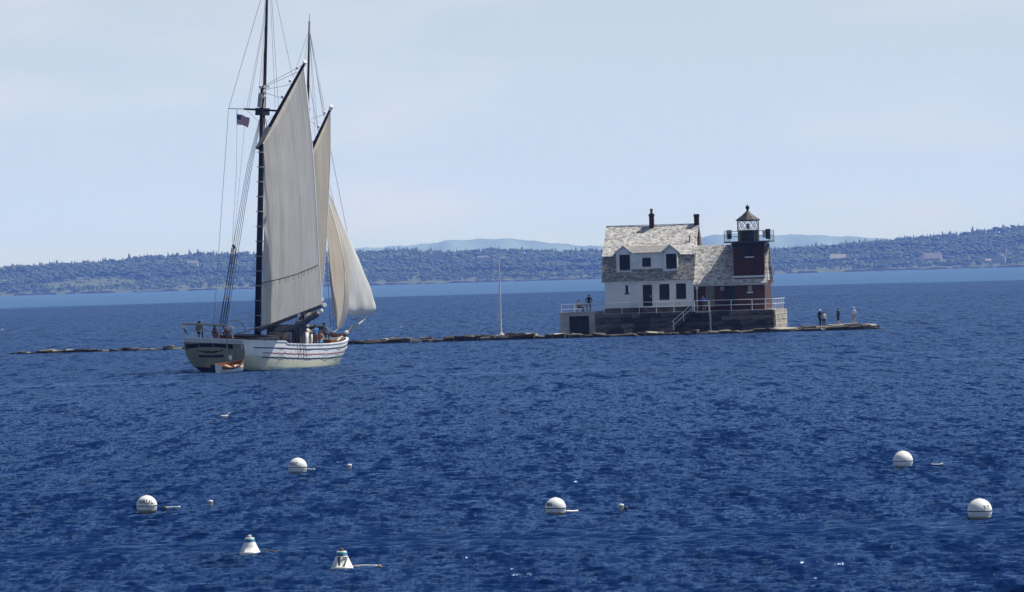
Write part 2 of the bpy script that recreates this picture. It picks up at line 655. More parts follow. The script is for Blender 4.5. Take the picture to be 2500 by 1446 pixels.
# houses among the trees, measured from the photograph: px, py(base), width m, wall height m, depth m, roof rise, gable towards us, label
SHORE_HOUSES = [
    (470, 652, 13, 4.5, 9, 3.5, False, 'white', 'small white house high on the wooded shore left of the schooner', 'slate'),
    (1049, 634, 9, 5.5, 8, 4.0, True, 'white', 'bright white gabled house left of the pinkish house, on the far shore', 'slate'),
    (1070, 637, 15, 8.5, 10, 4.5, True, 'pink', 'tall pinkish house with steep roof beside white gabled house on far shore', 'slate'),
    (1180, 635, 16, 3.2, 8, 2.0, False, 'white', 'long low white cottage behind trees, up the shore from the flagpole', 'slate'),
    (1226, 641, 12, 4.0, 8, 3.0, False, 'pink', 'low pinkish cottage in trees just right of the flagpole top', 'slate'),
    (2046, 643, 19, 6.0, 11, 5.0, False, 'pink', 'large pale house with broad roof, biggest on the right-hand shore', 'pale'),
    (2085, 646, 7, 3.5, 7, 3.0, True, 'pink', 'small pale outbuilding just right of the large pale shore house', 'pale'),
    (2252, 636, 10, 3.0, 8, 3.5, True, 'white', 'small grey-roofed cottage left of wide-roofed house, above yellow-green bushes', 'pale'),
    (2276, 637, 21, 3.0, 10, 6.5, False, 'grey', 'wide grey-roofed house among trees above the yellow-green bushes', 'pale'),
    (2413, 642, 7, 2.6, 6, 2.0, False, 'white', 'tiny white boathouse near waterline at far right', 'pale'),
    (2438, 643, 15, 6.5, 9, 4.5, True, 'grey', 'grey gabled house at far right edge of the wooded shore', 'slate'),
]
def plan_houses():
    out = []
    for (px, py, w, hw, dep, rise, gable, c, lab, roofc) in SHORE_HOUSES:
        # walk inland until the sight line to the house foot meets the slope
        y = SHORE + 25
        w, hw, dep, rise = w * SK, hw * SK, dep * SK, rise * SK
        while y < SHORE + SDEP * 0.97:
            p = on_y(px, py, y)
            if hill_z(p.x, y) >= p.z:
                break
            y += 8
        p = on_y(px, py, y)
        out.append((p.x, y, hill_z(p.x, y)))
        HOUSE_SPOTS.append((p.x, y, w * 0.62 + 3))
    return out
plan = plan_houses()
build_hills()
build_forest()

def build_shore_house(spec, pos):
    (px, py, w, hw, dep, rise, gable, c, lab, roofc) = spec
    w, hw, dep, rise = w * SK, hw * SK, dep * SK, rise * SK
    wall = {'white': mat('clapboard_white', (0.5, 0.5, 0.48), 0.6, 0.1, 0.8), 'pink': mat('clapboard_rose', (0.36, 0.3, 0.28), 0.7, 0.15, 0.8), 'grey': mat('clapboard_grey', (0.34, 0.34, 0.35), 0.7, 0.15, 0.8)}[c]
    roof = {'slate': mat('roof_slate', (0.16, 0.16, 0.18), 0.6, 0.2, 0.7), 'pale': mat('roof_pale', (0.24, 0.22, 0.22), 0.6, 0.2, 0.7)}[roofc]
    t = thing('shore_house', lab, 'house', (pos[0], pos[1], pos[2] - 0.5), random.uniform(-0.25, 0.25), 'houses on the far shore')
    x, d = w / 2, dep
    H = hw + 0.5
    bw = MB()
    br = MB()
    o = 0.6
    if gable:
        bw.prism([(-x, 0), (x, 0), (x, H), (0, H + rise), (-x, H)], 0, d, 'y')
        for s in (-1, 1):
            sl = rise / x
            br.prism([(s * (x + o), H - o * sl), (s * (x + o), H - o * sl + 0.4), (0, H + rise + 0.45), (0, H + rise + 0.03)], -o, d + o, 'y')
    else:
        bw.prism([(0, 0), (d, 0), (d, H), (d / 2, H + rise), (0, H)], -x, x, 'x')
        for s in (0, 1):
            sl = rise / (d / 2)
            e = -o if s == 0 else d + o
            br.prism([(e, H - o * sl), (e, H - o * sl + 0.4), (d / 2, H + rise + 0.45), (d / 2, H + rise + 0.03)], -x - o, x + o, 'x')
    bw.build('wall', wall, t)
    rf = br.build('roof', roof, t)
    MB().box(x * 0.3, x * 0.3 + 0.9, d * 0.5 - 0.4, d * 0.5 + 0.4, H + rise * 0.6, H + rise + 1.4).build('chimney', mat('shore_brick', (0.25, 0.12, 0.09), 0.8), rf)
    dark = mat('shore_glass', (0.03, 0.04, 0.05), 0.15, 0.2, 1)
    nwin = max(2, int(w / 3.2))
    for fl in range(1 if hw < 5 else 2):
        for k in range(nwin):
            cx = -x + w * (k + 0.5) / nwin
            z = 1.3 + fl * 2.8
            MB().box(cx - 0.5, cx + 0.5, -0.06, 0.02, z, z + 1.4).build('window', dark, t)
    return t
for sp, ps in zip(SHORE_HOUSES, plan):
    build_shore_house(sp, ps)

# distant blue mountains across the bay
def mountain(name, label, tab, dist):
    b = MB()
    P = []
    x0, x1 = tab[0][0], tab[-1][0]
    pxs = np.linspace(x0, x1, 90)
    rows = [(0.0, -1500), (0.55, -800), (0.9, -250), (1.0, 0), (0.6, 1500), (-0.02, 4000)]
    for (fz, dy) in rows:
        row = []
        for q in pxs:
            p = on_y(q, lerp_list(tab, q) + 1.2 * math.sin(q * 0.09) + 0.8 * math.sin(q * 0.23), dist)
            row.append((p.x, dist + dy + 120 * math.sin(q * 0.05), max(-0.3, p.z) * fz - (0.6 if fz <= 0 else 0)))
        P.append(row)
    b.grid(P)
    tag(b.build(name, mat('mountain_haze_blue', (0.11, 0.18, 0.27), 0.9, 0.3, 0.0008), smooth=True), label, None, None, 'structure')  # rock tinted blue: distance haze put into the colour as well
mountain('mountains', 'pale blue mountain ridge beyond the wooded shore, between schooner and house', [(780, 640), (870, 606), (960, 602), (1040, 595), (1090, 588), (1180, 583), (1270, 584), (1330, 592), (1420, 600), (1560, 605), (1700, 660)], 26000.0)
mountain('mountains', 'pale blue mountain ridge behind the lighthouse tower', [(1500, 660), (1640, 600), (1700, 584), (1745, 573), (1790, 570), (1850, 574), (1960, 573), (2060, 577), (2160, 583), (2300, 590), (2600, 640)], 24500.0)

# sea air that turns the far shore blue
def build_haze():
    b = MB().box(-26000, 26000, -3000, 31000, -3.0, 190.0)
    mt = bpy.data.materials.new('sea_haze')
    mt.use_nodes = True
    n = mt.node_tree.nodes
    n.clear()
    out = n.new('ShaderNodeOutputMaterial')
    pv = n.new('ShaderNodeVolumePrincipled')
    pv.inputs['Color'].default_value = (0.17, 0.33, 1.0, 1)
    pv.inputs['Absorption Color'].default_value = (1, 1, 1, 1)
    pv.inputs['Density'].default_value = 0.50e-4
    pv.inputs['Anisotropy'].default_value = 0.0
    mt.node_tree.links.new(pv.outputs['Volume'], out.inputs['Volume'])
    tag(b.build('haze', mt), 'thin blue sea haze', None, None, 'stuff')
build_haze()

# ================================================================== lighthouse on its pier
LH_D = 638.0
PSI = R(8.8)
_o = on_y(1365, yh(1365) + CAM_H * FPX / LH_D, LH_D)
LH_O = Vector((_o.x, _o.y, 0.0))
LE1 = Vector((math.cos(PSI), -math.sin(PSI), 0))
LE2 = Vector((math.sin(PSI), math.cos(PSI), 0))
def L(px, py, b=0.0):
    """pixel -> (along the front, height) on the plane b metres behind the pier's front"""
    d = ray(px, py)
    t = (b - (EYE - LH_O).dot(LE2)) / d.dot(LE2)
    p = EYE + d * t
    return (p - LH_O).dot(LE1), p.z
def la(px, b=0.0):
    return L(px, 740, b)[0]

M_granite = mat('granite_weathered_shaded', (0.12, 0.105, 0.088), 0.85, 0.5, 1.6, c3=(0.028, 0.026, 0.026), s3=0.8, bump=0.6)  # toned down so the pier front's shade is in the colour
M_granite_dark = mat('granite_dark', (0.05, 0.045, 0.04), 0.85, 0.5, 1.6, c3=(0.02, 0.02, 0.02), s3=0.8, bump=0.6)
M_granite_tan = mat('granite_tan', (0.19, 0.16, 0.125), 0.85, 0.4, 1.6, c3=(0.06, 0.05, 0.042), s3=0.8, bump=0.6)
M_granite_pale = mat('granite_pale', (0.40, 0.365, 0.30), 0.85, 0.2, 2.5, c3=(0.24, 0.22, 0.18), s3=0.7, bump=0.6)
M_granite_warm = mat('granite_warm', (0.19, 0.155, 0.12), 0.85, 0.3, 2.5, c3=(0.12, 0.10, 0.07), s3=0.6, bump=0.6)
M_weed = mat('rockweed', (0.03, 0.026, 0.014), 0.75, 0.5, 3.0, c3=(0.05, 0.045, 0.03), s3=1.5, bump=0.5)
M_core = mat('pier_fill', (0.04, 0.038, 0.036), 0.9, 0.3, 2.0)
M_conc = mat('concrete_pale', (0.46, 0.45, 0.42), 0.85, 0.12, 1.4, c3=(0.33, 0.31, 0.27), s3=0.5, bump=0.2)
M_white = mat('white_paint_worn', (0.8, 0.8, 0.78), 0.65, 0.06, 1.2, c3=(0.66, 0.65, 0.63), s3=0.9, bump=0.15)
M_trim = mat('white_trim', (0.7, 0.7, 0.69), 0.6, 0.08, 2.0)
M_shutter = mat('boarded_green', (0.004, 0.010, 0.011), 0.55, 0.4, 2.5)
M_black = mat('black_iron', (0.008, 0.008, 0.009), 0.45, 0.4, 2.0)
M_lantern_roof = mat('lantern_roof_iron', (0.02, 0.02, 0.022), 0.5, 0.3, 2.0)
M_steel = mat('galvanised_pipe', (0.78, 0.78, 0.78), 0.4, 0.1, 4.0)
M_deckgrey = mat('gallery_grey', (0.06, 0.062, 0.068), 0.6, 0.2, 2.0)

def brick_mat(name, c1, c2, mortar):
    mt, n, l, b = new_mat(name)
    tcn = n.new('ShaderNodeTexCoord')
    sepn = n.new('ShaderNodeSeparateXYZ')
    l.new(tcn.outputs['Object'], sepn.inputs['Vector'])
    ad = n.new('ShaderNodeMath')
    ad.operation = 'ADD'
    l.new(sepn.outputs['X'], ad.inputs[0])
    l.new(sepn.outputs['Y'], ad.inputs[1])
    cb = n.new('ShaderNodeCombineXYZ')
    l.new(ad.outputs[0], cb.inputs['X'])
    l.new(sepn.outputs['Z'], cb.inputs['Y'])
    br = n.new('ShaderNodeTexBrick')
    br.inputs['Scale'].default_value = 1.0
    br.inputs['Brick Width'].default_value = 0.22
    br.inputs['Row Height'].default_value = 0.075
    br.inputs['Mortar Size'].default_value = 0.006
    br.inputs['Color1'].default_value = (*c1, 1)
    br.inputs['Color2'].default_value = (*c2, 1)
    br.inputs['Mortar'].default_value = (*mortar, 1)
    l.new(cb.outputs['Vector'], br.inputs['Vector'])
    nz = n.new('ShaderNodeTexNoise')
    nz.inputs['Scale'].default_value = 0.9
    nz.inputs['Detail'].default_value = 5
    l.new(tcn.outputs['Object'], nz.inputs['Vector'])
    mxn = n.new('ShaderNodeMix')
    mxn.data_type = 'RGBA'
    mxn.blend_type = 'MULTIPLY'
    mxn.inputs['Factor'].default_value = 0.5
    l.new(br.outputs['Color'], mxn.inputs['A'])
    l.new(nz.outputs['Color'], mxn.inputs['B'])
    l.new(mxn.outputs['Result'], b.inputs['Base Color'])
    b.inputs['Roughness'].default_value = 0.85
    MATS[name] = mt
    return mt
M_brick = brick_mat('red_brick', (0.105, 0.03, 0.019), (0.072, 0.022, 0.016), (0.07, 0.05, 0.04))

def shingle_mat(name, dark, mid, pale):
    """weathered wood shingles: each course and shingle has its own tone"""
    mt, n, l, b = new_mat(name)
    tcn = n.new('ShaderNodeTexCoord')
    sepn = n.new('ShaderNodeSeparateXYZ')
    l.new(tcn.outputs['Object'], sepn.inputs['Vector'])
    cb = n.new('ShaderNodeCombineXYZ')
    l.new(sepn.outputs['X'], cb.inputs['X'])
    l.new(sepn.outputs['Z'], cb.inputs['Y'])
    br = n.new('ShaderNodeTexBrick')
    br.offset = 0.37
    br.inputs['Scale'].default_value = 1.0
    br.inputs['Brick Width'].default_value = 0.27
    br.inputs['Row Height'].default_value = 0.14
    br.inputs['Mortar Size'].default_value = 0.008
    br.inputs['Bias'].default_value = 0.0
    br.inputs['Color1'].default_value = (0, 0, 0, 1)
    br.inputs['Color2'].default_value = (1, 1, 1, 1)
    br.inputs['Mortar'].default_value = (0, 0, 0, 1)
    l.new(cb.outputs['Vector'], br.inputs['Vector'])
    mpn = n.new('ShaderNodeMapping')
    mpn.inputs['Scale'].default_value = (1.0, 2.2, 1)
    l.new(cb.outputs['Vector'], mpn.inputs['Vector'])
    nz = n.new('ShaderNodeTexNoise')
    nz.inputs['Scale'].default_value = 1.7
    nz.inputs['Detail'].default_value = 5
    nz.inputs['Roughness'].default_value = 0.65
    l.new(mpn.outputs['Vector'], nz.inputs['Vector'])
    sm = n.new('ShaderNodeMath')
    sm.operation = 'MULTIPLY_ADD'
    l.new(br.outputs['Color'], sm.inputs[0])
    sm.inputs[1].default_value = 0.42
    l.new(nz.outputs['Fac'], sm.inputs[2])
    rmp = n.new('ShaderNodeValToRGB')
    e = rmp.color_ramp.elements
    e[0].position = 0.40
    e[0].color = (*dark, 1)
    e[1].position = 0.97
    e[1].color = (*pale, 1)
    q = e.new(0.62)
    q.color = (*mid, 1)
    l.new(sm.outputs[0], rmp.inputs['Fac'])
    l.new(rmp.outputs['Color'], b.inputs['Base Color'])
    b.inputs['Roughness'].default_value = 0.9
    bp = n.new('ShaderNodeBump')
    bp.inputs['Strength'].default_value = 0.5
    bp.inputs['Distance'].default_value = 0.03
    l.new(sm.outputs[0], bp.inputs['Height'])
    l.new(bp.outputs['Normal'], b.inputs['Normal'])
    MATS[name] = mt
    return mt
M_shingle = shingle_mat('weathered_shingles', (0.17, 0.168, 0.162), (0.40, 0.388, 0.365), (0.72, 0.70, 0.66))
M_shingle_dk = shingle_mat('mossy_shingles', (0.13, 0.13, 0.125), (0.23, 0.22, 0.20), (0.52, 0.50, 0.46))
M_dormer_roof = mat('dormer_felt', (0.27, 0.26, 0.25), 0.9, 0.12, 2.0)

# stone pieces: a few rough chamfered blocks, shared by all courses
def rough_block(name, rs, jit=0.05, ch=0.06):
    bm_v = []
    for x in (0, 1):
        for y in (0, 1):
            for z in (0, 1):
                bm_v.append((x, y, z))
    v, f = [], []
    idx = {}
    def vert(c, ax):
        p = list(c)
        q = [p[0], p[1], p[2]]
        for k in range(3):
            if k != ax:
                q[k] = q[k] + (ch if q[k] == 0 else -ch)
        q = [q[k] + rs.uniform(-jit, jit) * 0.5 for k in range(3)]
        v.append(tuple(q))
        return len(v) - 1
    for c in bm_v:
        for ax in range(3):
            idx[(c, ax)] = vert(c, ax)
    for ax in range(3):
        o = [k for k in range(3) if k != ax]
        for s in (0, 1):
            ring = []
            for (a, b2) in ((0, 0), (1, 0), (1, 1), (0, 1)):
                c = [0, 0, 0]
                c[ax] = s
                c[o[0]] = a
                c[o[1]] = b2
                ring.append(idx[(tuple(c), ax)])
            f.append(tuple(ring))
    for ax in range(3):          # edge chamfers
        o = [k for k in range(3) if k != ax]
        for a in (0, 1):
            for b2 in (0, 1):
                c0, c1 = [0, 0, 0], [0, 0, 0]
                c0[o[0]] = c1[o[0]] = a
                c0[o[1]] = c1[o[1]] = b2
                c1[ax] = 1
                c0, c1 = tuple(c0), tuple(c1)
                f.append((idx[(c0, o[0])], idx[(c1, o[0])], idx[(c1, o[1])], idx[(c0, o[1])]))
    for c in bm_v:
        f.append(tuple(idx[(c, ax)] for ax in range(3)))
    v = [(a - 0.5, b2 - 0.5, c) for a, b2, c in v]
    me = bpy.data.meshes.new(name)
    me.from_pydata(v, [], f)
    me.update()
    import bmesh
    bm = bmesh.new()
    bm.from_mesh(me)
    bmesh.ops.recalc_face_normals(bm, faces=bm.faces)
    bm.to_mesh(me)
    bm.free()
    return me
_rs = random.Random(5)
BLOCKS = {}
for key, mt in (('grey', M_granite), ('grey_dark', M_granite_dark), ('grey_tan', M_granite_tan), ('pale', M_granite_pale), ('warm', M_granite_warm), ('weed', M_weed)):
    BLOCKS[key] = []
    for k in range(4):
        me = rough_block('granite_block', _rs, 0.16 if not key.startswith('grey') else 0.04, 0.035)
        me.materials.append(mt)
        BLOCKS[key].append(me)
def block(parent, key, c, size, rz=0.0, tilt=(0, 0)):
    o = link('granite_block', _rs.choice(BLOCKS[key]), parent, c, (tilt[0], tilt[1], rz))
    o.scale = size
    return o

# ---- pier
PIER_TOP = 2.28
PA0, PA1, PB = la(1452), la(1889), 11.6
pier = thing('stone_pier', 'grey granite block pier under the white house and brick tower', 'pier', LH_O, -PSI)
MB().box(PA0 + 0.12, PA1 - 0.12, 0.12, PB - 0.12, -1.0, PIER_TOP - 0.02).build('pier_core', M_core, pier)
rs = random.Random(9)
courses = [0.15, 0.70, 1.24, 1.76, PIER_TOP]
for ci in range(4):
    z0, z1 = courses[ci], courses[ci + 1]
    a = PA0
    while a < PA1 - 0.1:
        w = min(rs.uniform(0.9, 1.9), PA1 - a)
        if PA1 - a - w < 0.6:
            w = PA1 - a
        dz = rs.uniform(-0.01, 0.01)
        block(pier, rs.choice(['grey', 'grey', 'grey_dark', 'grey_dark', 'grey_tan']), (a + w / 2, 0.22 + rs.uniform(-0.045, 0.045), z0), (w - 0.03, 0.5, z1 - z0 - 0.025 + dz))
        a += w
    b0 = 0.46
    while b0 < PB - 0.1:
        w = min(rs.uniform(1.0, 1.9), PB - b0)
        if PB - b0 - w < 0.6:
            w = PB - b0
        block(pier, 'pale', (PA1 - 0.18 + rs.uniform(-0.03, 0.03), b0 + w / 2, z0), (0.5, w - 0.03, z1 - z0 - 0.025))  # same stone as the front, paler: sunlight on this side painted in
        b0 += w
MB().box(PA0 + 0.1, PA1 - 0.45, 0.46, PB, PIER_TOP - 0.02, PIER_TOP + 0.03).build('deck_slab', M_conc, pier)

# ---- concrete boathouse at the pier's left end
bh = thing('boathouse', 'pale concrete boathouse with dark green doors at left end of pier', 'boathouse', LH_O, -PSI)
BA0, BA1 = la(1366), la(1452) - 0.02
D0, D1 = la(1388), la(1437)
BHT = L(1400, 765)[1]
bb = MB()
bb.box(BA0, D0, 0.02, 7.0, -0.6, BHT)
bb.box(D1, BA1, 0.02, 7.0, -0.6, BHT)
bb.box(D0, D1, 0.02, 7.0, L(1410, 772)[1], BHT)
bb.box(D0, D1, 0.9, 7.0, -0.6, L(1410, 772)[1])
bb.build('wall', M_conc, bh)
MB().box(BA0 - 0.06, BA1 - 0.02, -0.06, 7.05, BHT + 0.003, BHT + 0.12).build('roof_slab', M_conc, bh)
dw = (D1 - D0) / 2
for k in range(2):
    dr = MB()
    for s in range(5):
        x0 = D0 + k * dw + 0.02 + s * (dw - 0.03) / 5
        dr.box(x0 + 0.006, x0 + (dw - 0.03) / 5 - 0.006, 0.32 + 0.01 * (s % 2), 0.4, 0.12, L(1410, 772)[1] - 0.02)
    d_ = dr.build('door', M_shutter, bh)
    MB().box(D0 + dw - 0.12 + k * 0.18, D0 + dw - 0.06 + k * 0.18, 0.28, 0.32, 1.0, 1.2).build('handle', M_black, d_)

# ---- the lighthouse: gambrel house, brick wing and tower
lh = thing('lighthouse', 'white gambrel-roofed keeper house joined to a red brick lighthouse tower', 'lighthouse', LH_O, -PSI)
HB = 1.7                                  # house front behind the pier edge
HA0, HA1 = la(1477, HB), la(1694, HB)
def hz(px, py, b=HB):
    return L(px, py, b)[1]
Z_SILL = hz(1500, 752)
Z_EAVE = hz(1480, 684)
Z_KNEE = hz(1480, 626, HB + 1.0)
Z_RIDGE = hz(1480, 556, HB + 4.7)
B_KNEE, B_RIDGE, HDEP = HB + 1.05, HB + 4.7, 9.4
# wall with real openings: build the front as strips round the openings
def wall_with_holes(b, a0, a1, z0, z1, y0, y1, holes):
    xs = sorted(set([a0, a1] + [h[0] for h in holes] + [h[1] for h in holes]))
    for i in range(len(xs) - 1):
        xa, xb = xs[i], xs[i + 1]
        hs = sorted([h for h in holes if h[0] <= xa + 1e-6 and h[1] >= xb - 1e-6], key=lambda h: h[2])
        z = z0
        for h in hs:
            if h[2] > z:
                b.box(xa, xb, y0, y1, z, h[2])
            z = h[3]
        if z < z1:
            b.box(xa, xb, y0, y1, z, z1)
def rect(px0, px1, py0, py1, b):
    a0, z1 = L(px0, py0, b)
    a1, z0 = L(px1, py1, b)
    return (a0, a1, z0, z1)
h_slot = rect(1526.5, 1534, 697, 716, HB)
h_door = rect(1568.5, 1593, 696, 747.5, HB)
h_w1 = rect(1609, 1635, 694, 732, HB)
h_w2 = rect(1650, 1675.5, 692.5, 730, HB)
wb = MB()
wall_with_holes(wb, HA0, HA1, Z_SILL, Z_EAVE + 0.25, HB, HB + 0.3, [h_slot, h_door, h_w1, h_w2])
wb.box(HA0, HA0 + 0.3, HB + 0.3, HB + HDEP, Z_SILL, Z_EAVE)
wb.box(HA1 - 0.3, HA1, HB + 0.3, HB + HDEP, Z_SILL, Z_EAVE)
wb.box(HA0 + 0.3, HA1 - 0.3, HB + HDEP - 0.3, HB + HDEP, Z_SILL, Z_EAVE)
gam = [(HB + 0.02, Z_EAVE), (B_KNEE, Z_KNEE), (B_RIDGE, Z_RIDGE), (2 * B_RIDGE - B_KNEE, Z_KNEE), (HB + HDEP - 0.02, Z_EAVE)]
wb.prism([(p[0], p[1] - 0.08) for p in gam], HA0 + 0.02, HA0 + 0.26, 'x')
wb.prism([(p[0], p[1] - 0.08) for p in gam], HA1 - 0.26, HA1 - 0.02, 'x')
wb.build('house_wall', M_white, lh)
MB().box(HA0 - 0.05, HA1 + 0.05, HB - 0.05, HB + HDEP, PIER_TOP + 0.02, Z_SILL - 0.003).build('foundation', M_granite, lh)
MB().box(HA0 + 0.35, HA1 - 0.35, HB + 0.34, HB + HDEP - 0.4, Z_SILL, Z_EAVE - 0.1).build('interior', M_black, lh)

def shutter(parent, r, b, name='window', sill=True, depth=0.1, mat_=None, boards=4):
    a0, a1, z0, z1 = r
    s = MB()
    s.box(a0, a1, b + depth + 0.015, b + depth + 0.05, z0, z1)
    n_ = max(2, boards)
    w = (a1 - a0) / n_
    for k in range(n_):
        s.box(a0 + k * w + 0.008, a0 + (k + 1) * w - 0.008, b + depth - 0.012 * (k % 2), b + depth + 0.013, z0 + 0.01, z1 - 0.01)
    o = s.build(name, mat_ or M_shutter, parent)
    if sill:
        MB().box(a0 - 0.09, a1 + 0.09, b - 0.07, b + 0.05, z0 - 0.13, z0 - 0.004).build('sill', M_trim, o)
    return o
w = shutter(lh, h_slot, HB, boards=2, sill=False)
MB().box(h_slot[0] - 0.13, h_slot[1] + 0.13, HB - 0.08, HB + 0.04, h_slot[2] - 0.12, h_slot[2] - 0.004).build('sill', M_shutter, w)
d = shutter(lh, h_door, HB, 'door', sill=False, boards=5)
MB().box(h_door[1] - 0.2, h_door[1] - 0.13, HB + 0.03, HB + 0.08, h_door[2] + 0.9, h_door[2] + 1.1).build('handle', M_steel, d)
shutter(lh, h_w1, HB)
shutter(lh, h_w2, HB)

# gambrel roof: each slope a slab with a slightly wavy weathered surface
OV = 0.28
def slab(parent, name, a0, a1, p0, p1, th, mt, sag=0.0, nseg=14):
    """slab along x between section points p0 (low) and p1 (high); th = thickness outward"""
    (b0, z0), (b1, z1) = p0, p1
    ln = math.hypot(b1 - b0, z1 - z0)
    nb, nz_ = -(z1 - z0) / ln, (b1 - b0) / ln
    if nz_ < 0:
        nb, nz_ = -nb, -nz_
    s = MB()
    top, bot = [], []
    r_ = random.Random(len(name) + int(a0 * 10))
    for i in range(nseg + 1):
        a = a0 + (a1 - a0) * i / nseg
        dz = sag * (r_.uniform(-1, 1)) - sag * 1.5 * math.sin(math.pi * i / nseg)
        top.append([(a, b0 + nb * th, z0 + nz_ * th + dz * 0.3), (a, b1 + nb * th, z1 + nz_ * th + dz)])
        bot.append([(a, b0, z0), (a, b1, z1)])
    s.grid(top)
    s.grid(bot)
    for i in (0, nseg):
        s.face([bot[i][0], bot[i][1], top[i][1], top[i][0]])
    for i in range(nseg):
        for e in (0, 1):
            s.face([bot[i][e], bot[i + 1][e], top[i + 1][e], top[i][e]])
    return s.build(name, mt, parent)
sl_low = (Z_KNEE - Z_EAVE) / (B_KNEE - HB)
eave_pt = (HB - 0.16, Z_EAVE - 0.16 * sl_low * 0.55)
roof = bpy.data.objects.new('house_roof', None)
rf1 = slab(lh, 'roof', HA0 - OV, HA1 + OV * 0.6, (B_KNEE - 0.18, Z_KNEE - 0.12), (B_RIDGE, Z_RIDGE), 0.13, M_shingle, 0.03)
rf2 = slab(lh, 'roof', HA0 - OV, HA1 + OV * 0.6, (2 * B_RIDGE - B_KNEE + 0.18, Z_KNEE - 0.12), (B_RIDGE + 0.02, Z_RIDGE), 0.13, M_shingle, 0.02)
rf3 = slab(lh, 'roof', HA0 - OV + 0.02, HA1 + OV * 0.6 - 0.02, eave_pt, (B_KNEE - 0.02, Z_KNEE - 0.02), 0.1, M_shingle_dk, 0.015)
rf4 = slab(lh, 'roof', HA0 - OV + 0.02, HA1 + OV * 0.6 - 0.02, (2 * B_RIDGE - eave_pt[0], eave_pt[1]), (2 * B_RIDGE - B_KNEE + 0.02, Z_KNEE - 0.02), 0.1, M_shingle_dk, 0.015)
bpy.data.objects.remove(roof)
MB().box(HA0 - OV, HA1 + OV * 0.6, B_RIDGE - 0.12, B_RIDGE + 0.12, Z_RIDGE + 0.1, Z_RIDGE + 0.17).build('ridge_cap', M_shingle, rf1)
MB().box(HA0 - OV, HA1 + OV * 0.5, HB - 0.14, HB - 0.003, Z_EAVE - 0.32, Z_EAVE - 0.06).build('fascia', M_white, lh)

# chimneys
def chimney(px0, px1, py0, py1, b, pot):
    a0, z1 = L(px0, py0, b)
    a1, _ = L(px1, py0, b)
    z0 = L(px0, py1, b)[1]
    wdt = a1 - a0
    c = MB().box(a0, a1, b - wdt / 2, b + wdt / 2, z0, z1).build('chimney', M_brick, lh)
    MB().box(a0 - 0.05, a1 + 0.05, b - wdt / 2 - 0.05, b + wdt / 2 + 0.05, z1 - 0.28, z1 - 0.1).build('cap', M_brick, c)
    if pot:
        am = (a0 + a1) / 2
        MB().lathe([(0.15, 0), (0.14, 0.3), (0.17, 0.32), (0.16, 0.5), (0.12, 0.52)], 10, (am, b, z1)).build('chimney_pot', mat('clay_pot', (0.22, 0.13, 0.09), 0.8), c)
    return c
chimney(1585, 1596, 522, 566, B_RIDGE - 0.15, True)
chimney(1694.5, 1706, 523, 640, B_RIDGE, False)
# bent vent pipe low on the right of the roof
a_, z_ = L(1684, 583, B_RIDGE - 2.1)
MB().tube([(a_ - 0.42, B_RIDGE - 2.5, z_ - 0.78), (a_ - 0.05, B_RIDGE - 2.35, z_ - 0.55), (a_, B_RIDGE - 2.3, z_ - 0.4), (a_, B_RIDGE - 2.2, z_ + 0.35)], 0.06, 8).build('vent_pipe', M_black, lh)

# dormers: two gables joined by a shed bay
DB = HB + 0.18
dorm = MB()
hd1 = rect(1511.5, 1539, 622.5, 661, DB)
hd2 = rect(1625.5, 1652, 620, 657, DB)
hd3 = rect(1567, 1589, 630, 651.5, DB)
zb = L(1540, 660, DB)[1]
ze1, ze2 = L(1525, 618, DB)[1], L(1637, 615, DB)[1]
zem = L(1580, 619, DB)[1]
ga0, ga1 = la(1507, DB), la(1543.5, DB)
gb0, gb1 = la(1621, DB), la(1657, DB)
wall_with_holes(dorm, ga0, ga1, zb - 0.35, ze1, DB, DB + 0.2, [hd1])
wall_with_holes(dorm, gb0, gb1, zb - 0.35, ze1, DB, DB + 0.2, [hd2])
wall_with_holes(dorm, ga1, gb0, zb - 0.0, zem, DB + 0.12, DB + 0.3, [hd3])
for (x0, x1) in ((ga0, ga0 + 0.12), (gb1 - 0.12, gb1)):
    dorm.box(x0, x1, DB + 0.2, DB + 3.2, zb - 0.3, ze1 - 0.02)
pk1 = L(1525, 603.5, DB)[1]
for (x0, x1) in ((ga0, ga1), (gb0, gb1)):
    dorm.prism([(x0, ze1), (x1, ze1), ((x0 + x1) / 2, pk1)], DB + 0.01, DB + 0.2, 'y')
dmo = dorm.build('dormer', M_white, lh)
MB().box(ga0 + 0.15, gb1 - 0.15, DB + 0.32, DB + 2.2, zb - 0.2, zem - 0.15).build('dormer_void', M_black, dmo)
shutter(dmo, hd1, DB, boards=3, sill=False)
shutter(dmo, hd2, DB, boards=3, sill=False)
shutter(dmo, hd3, DB + 0.12, boards=3, sill=False)
for (x0, x1) in ((ga0, ga1), (gb0, gb1)):
    xm, hw_ = (x0 + x1) / 2, (x1 - x0) / 2
    sl = (pk1 - ze1) / hw_
    dr = MB()
    tr = MB()
    for s in (-1, 1):
        xo, zo = xm + s * (hw_ + 0.25), ze1 - 0.25 * sl
        dr.prism([(xo, zo + 0.04), (xo, zo + 0.13), (xm, pk1 + 0.16), (xm, pk1 + 0.03)], DB - 0.1, DB + 3.6, 'y')
        tr.prism([(xo, zo - 0.03), (xo, zo + 0.15), (xm, pk1 + 0.18), (xm, pk1 + 0.02)], DB - 0.2, DB - 0.102, 'y')
    dr_ = dr.build('dormer_roof', M_dormer_roof, dmo)
    tr.build('bargeboard', M_trim, dmo)
    # corner boards
    for xc in (x0, x1 - 0.11):
        MB().box(xc, xc + 0.11, DB - 0.025, DB - 0.003, zb - 0.3, ze1 - 0.02).build('corner_board', M_trim, dmo)
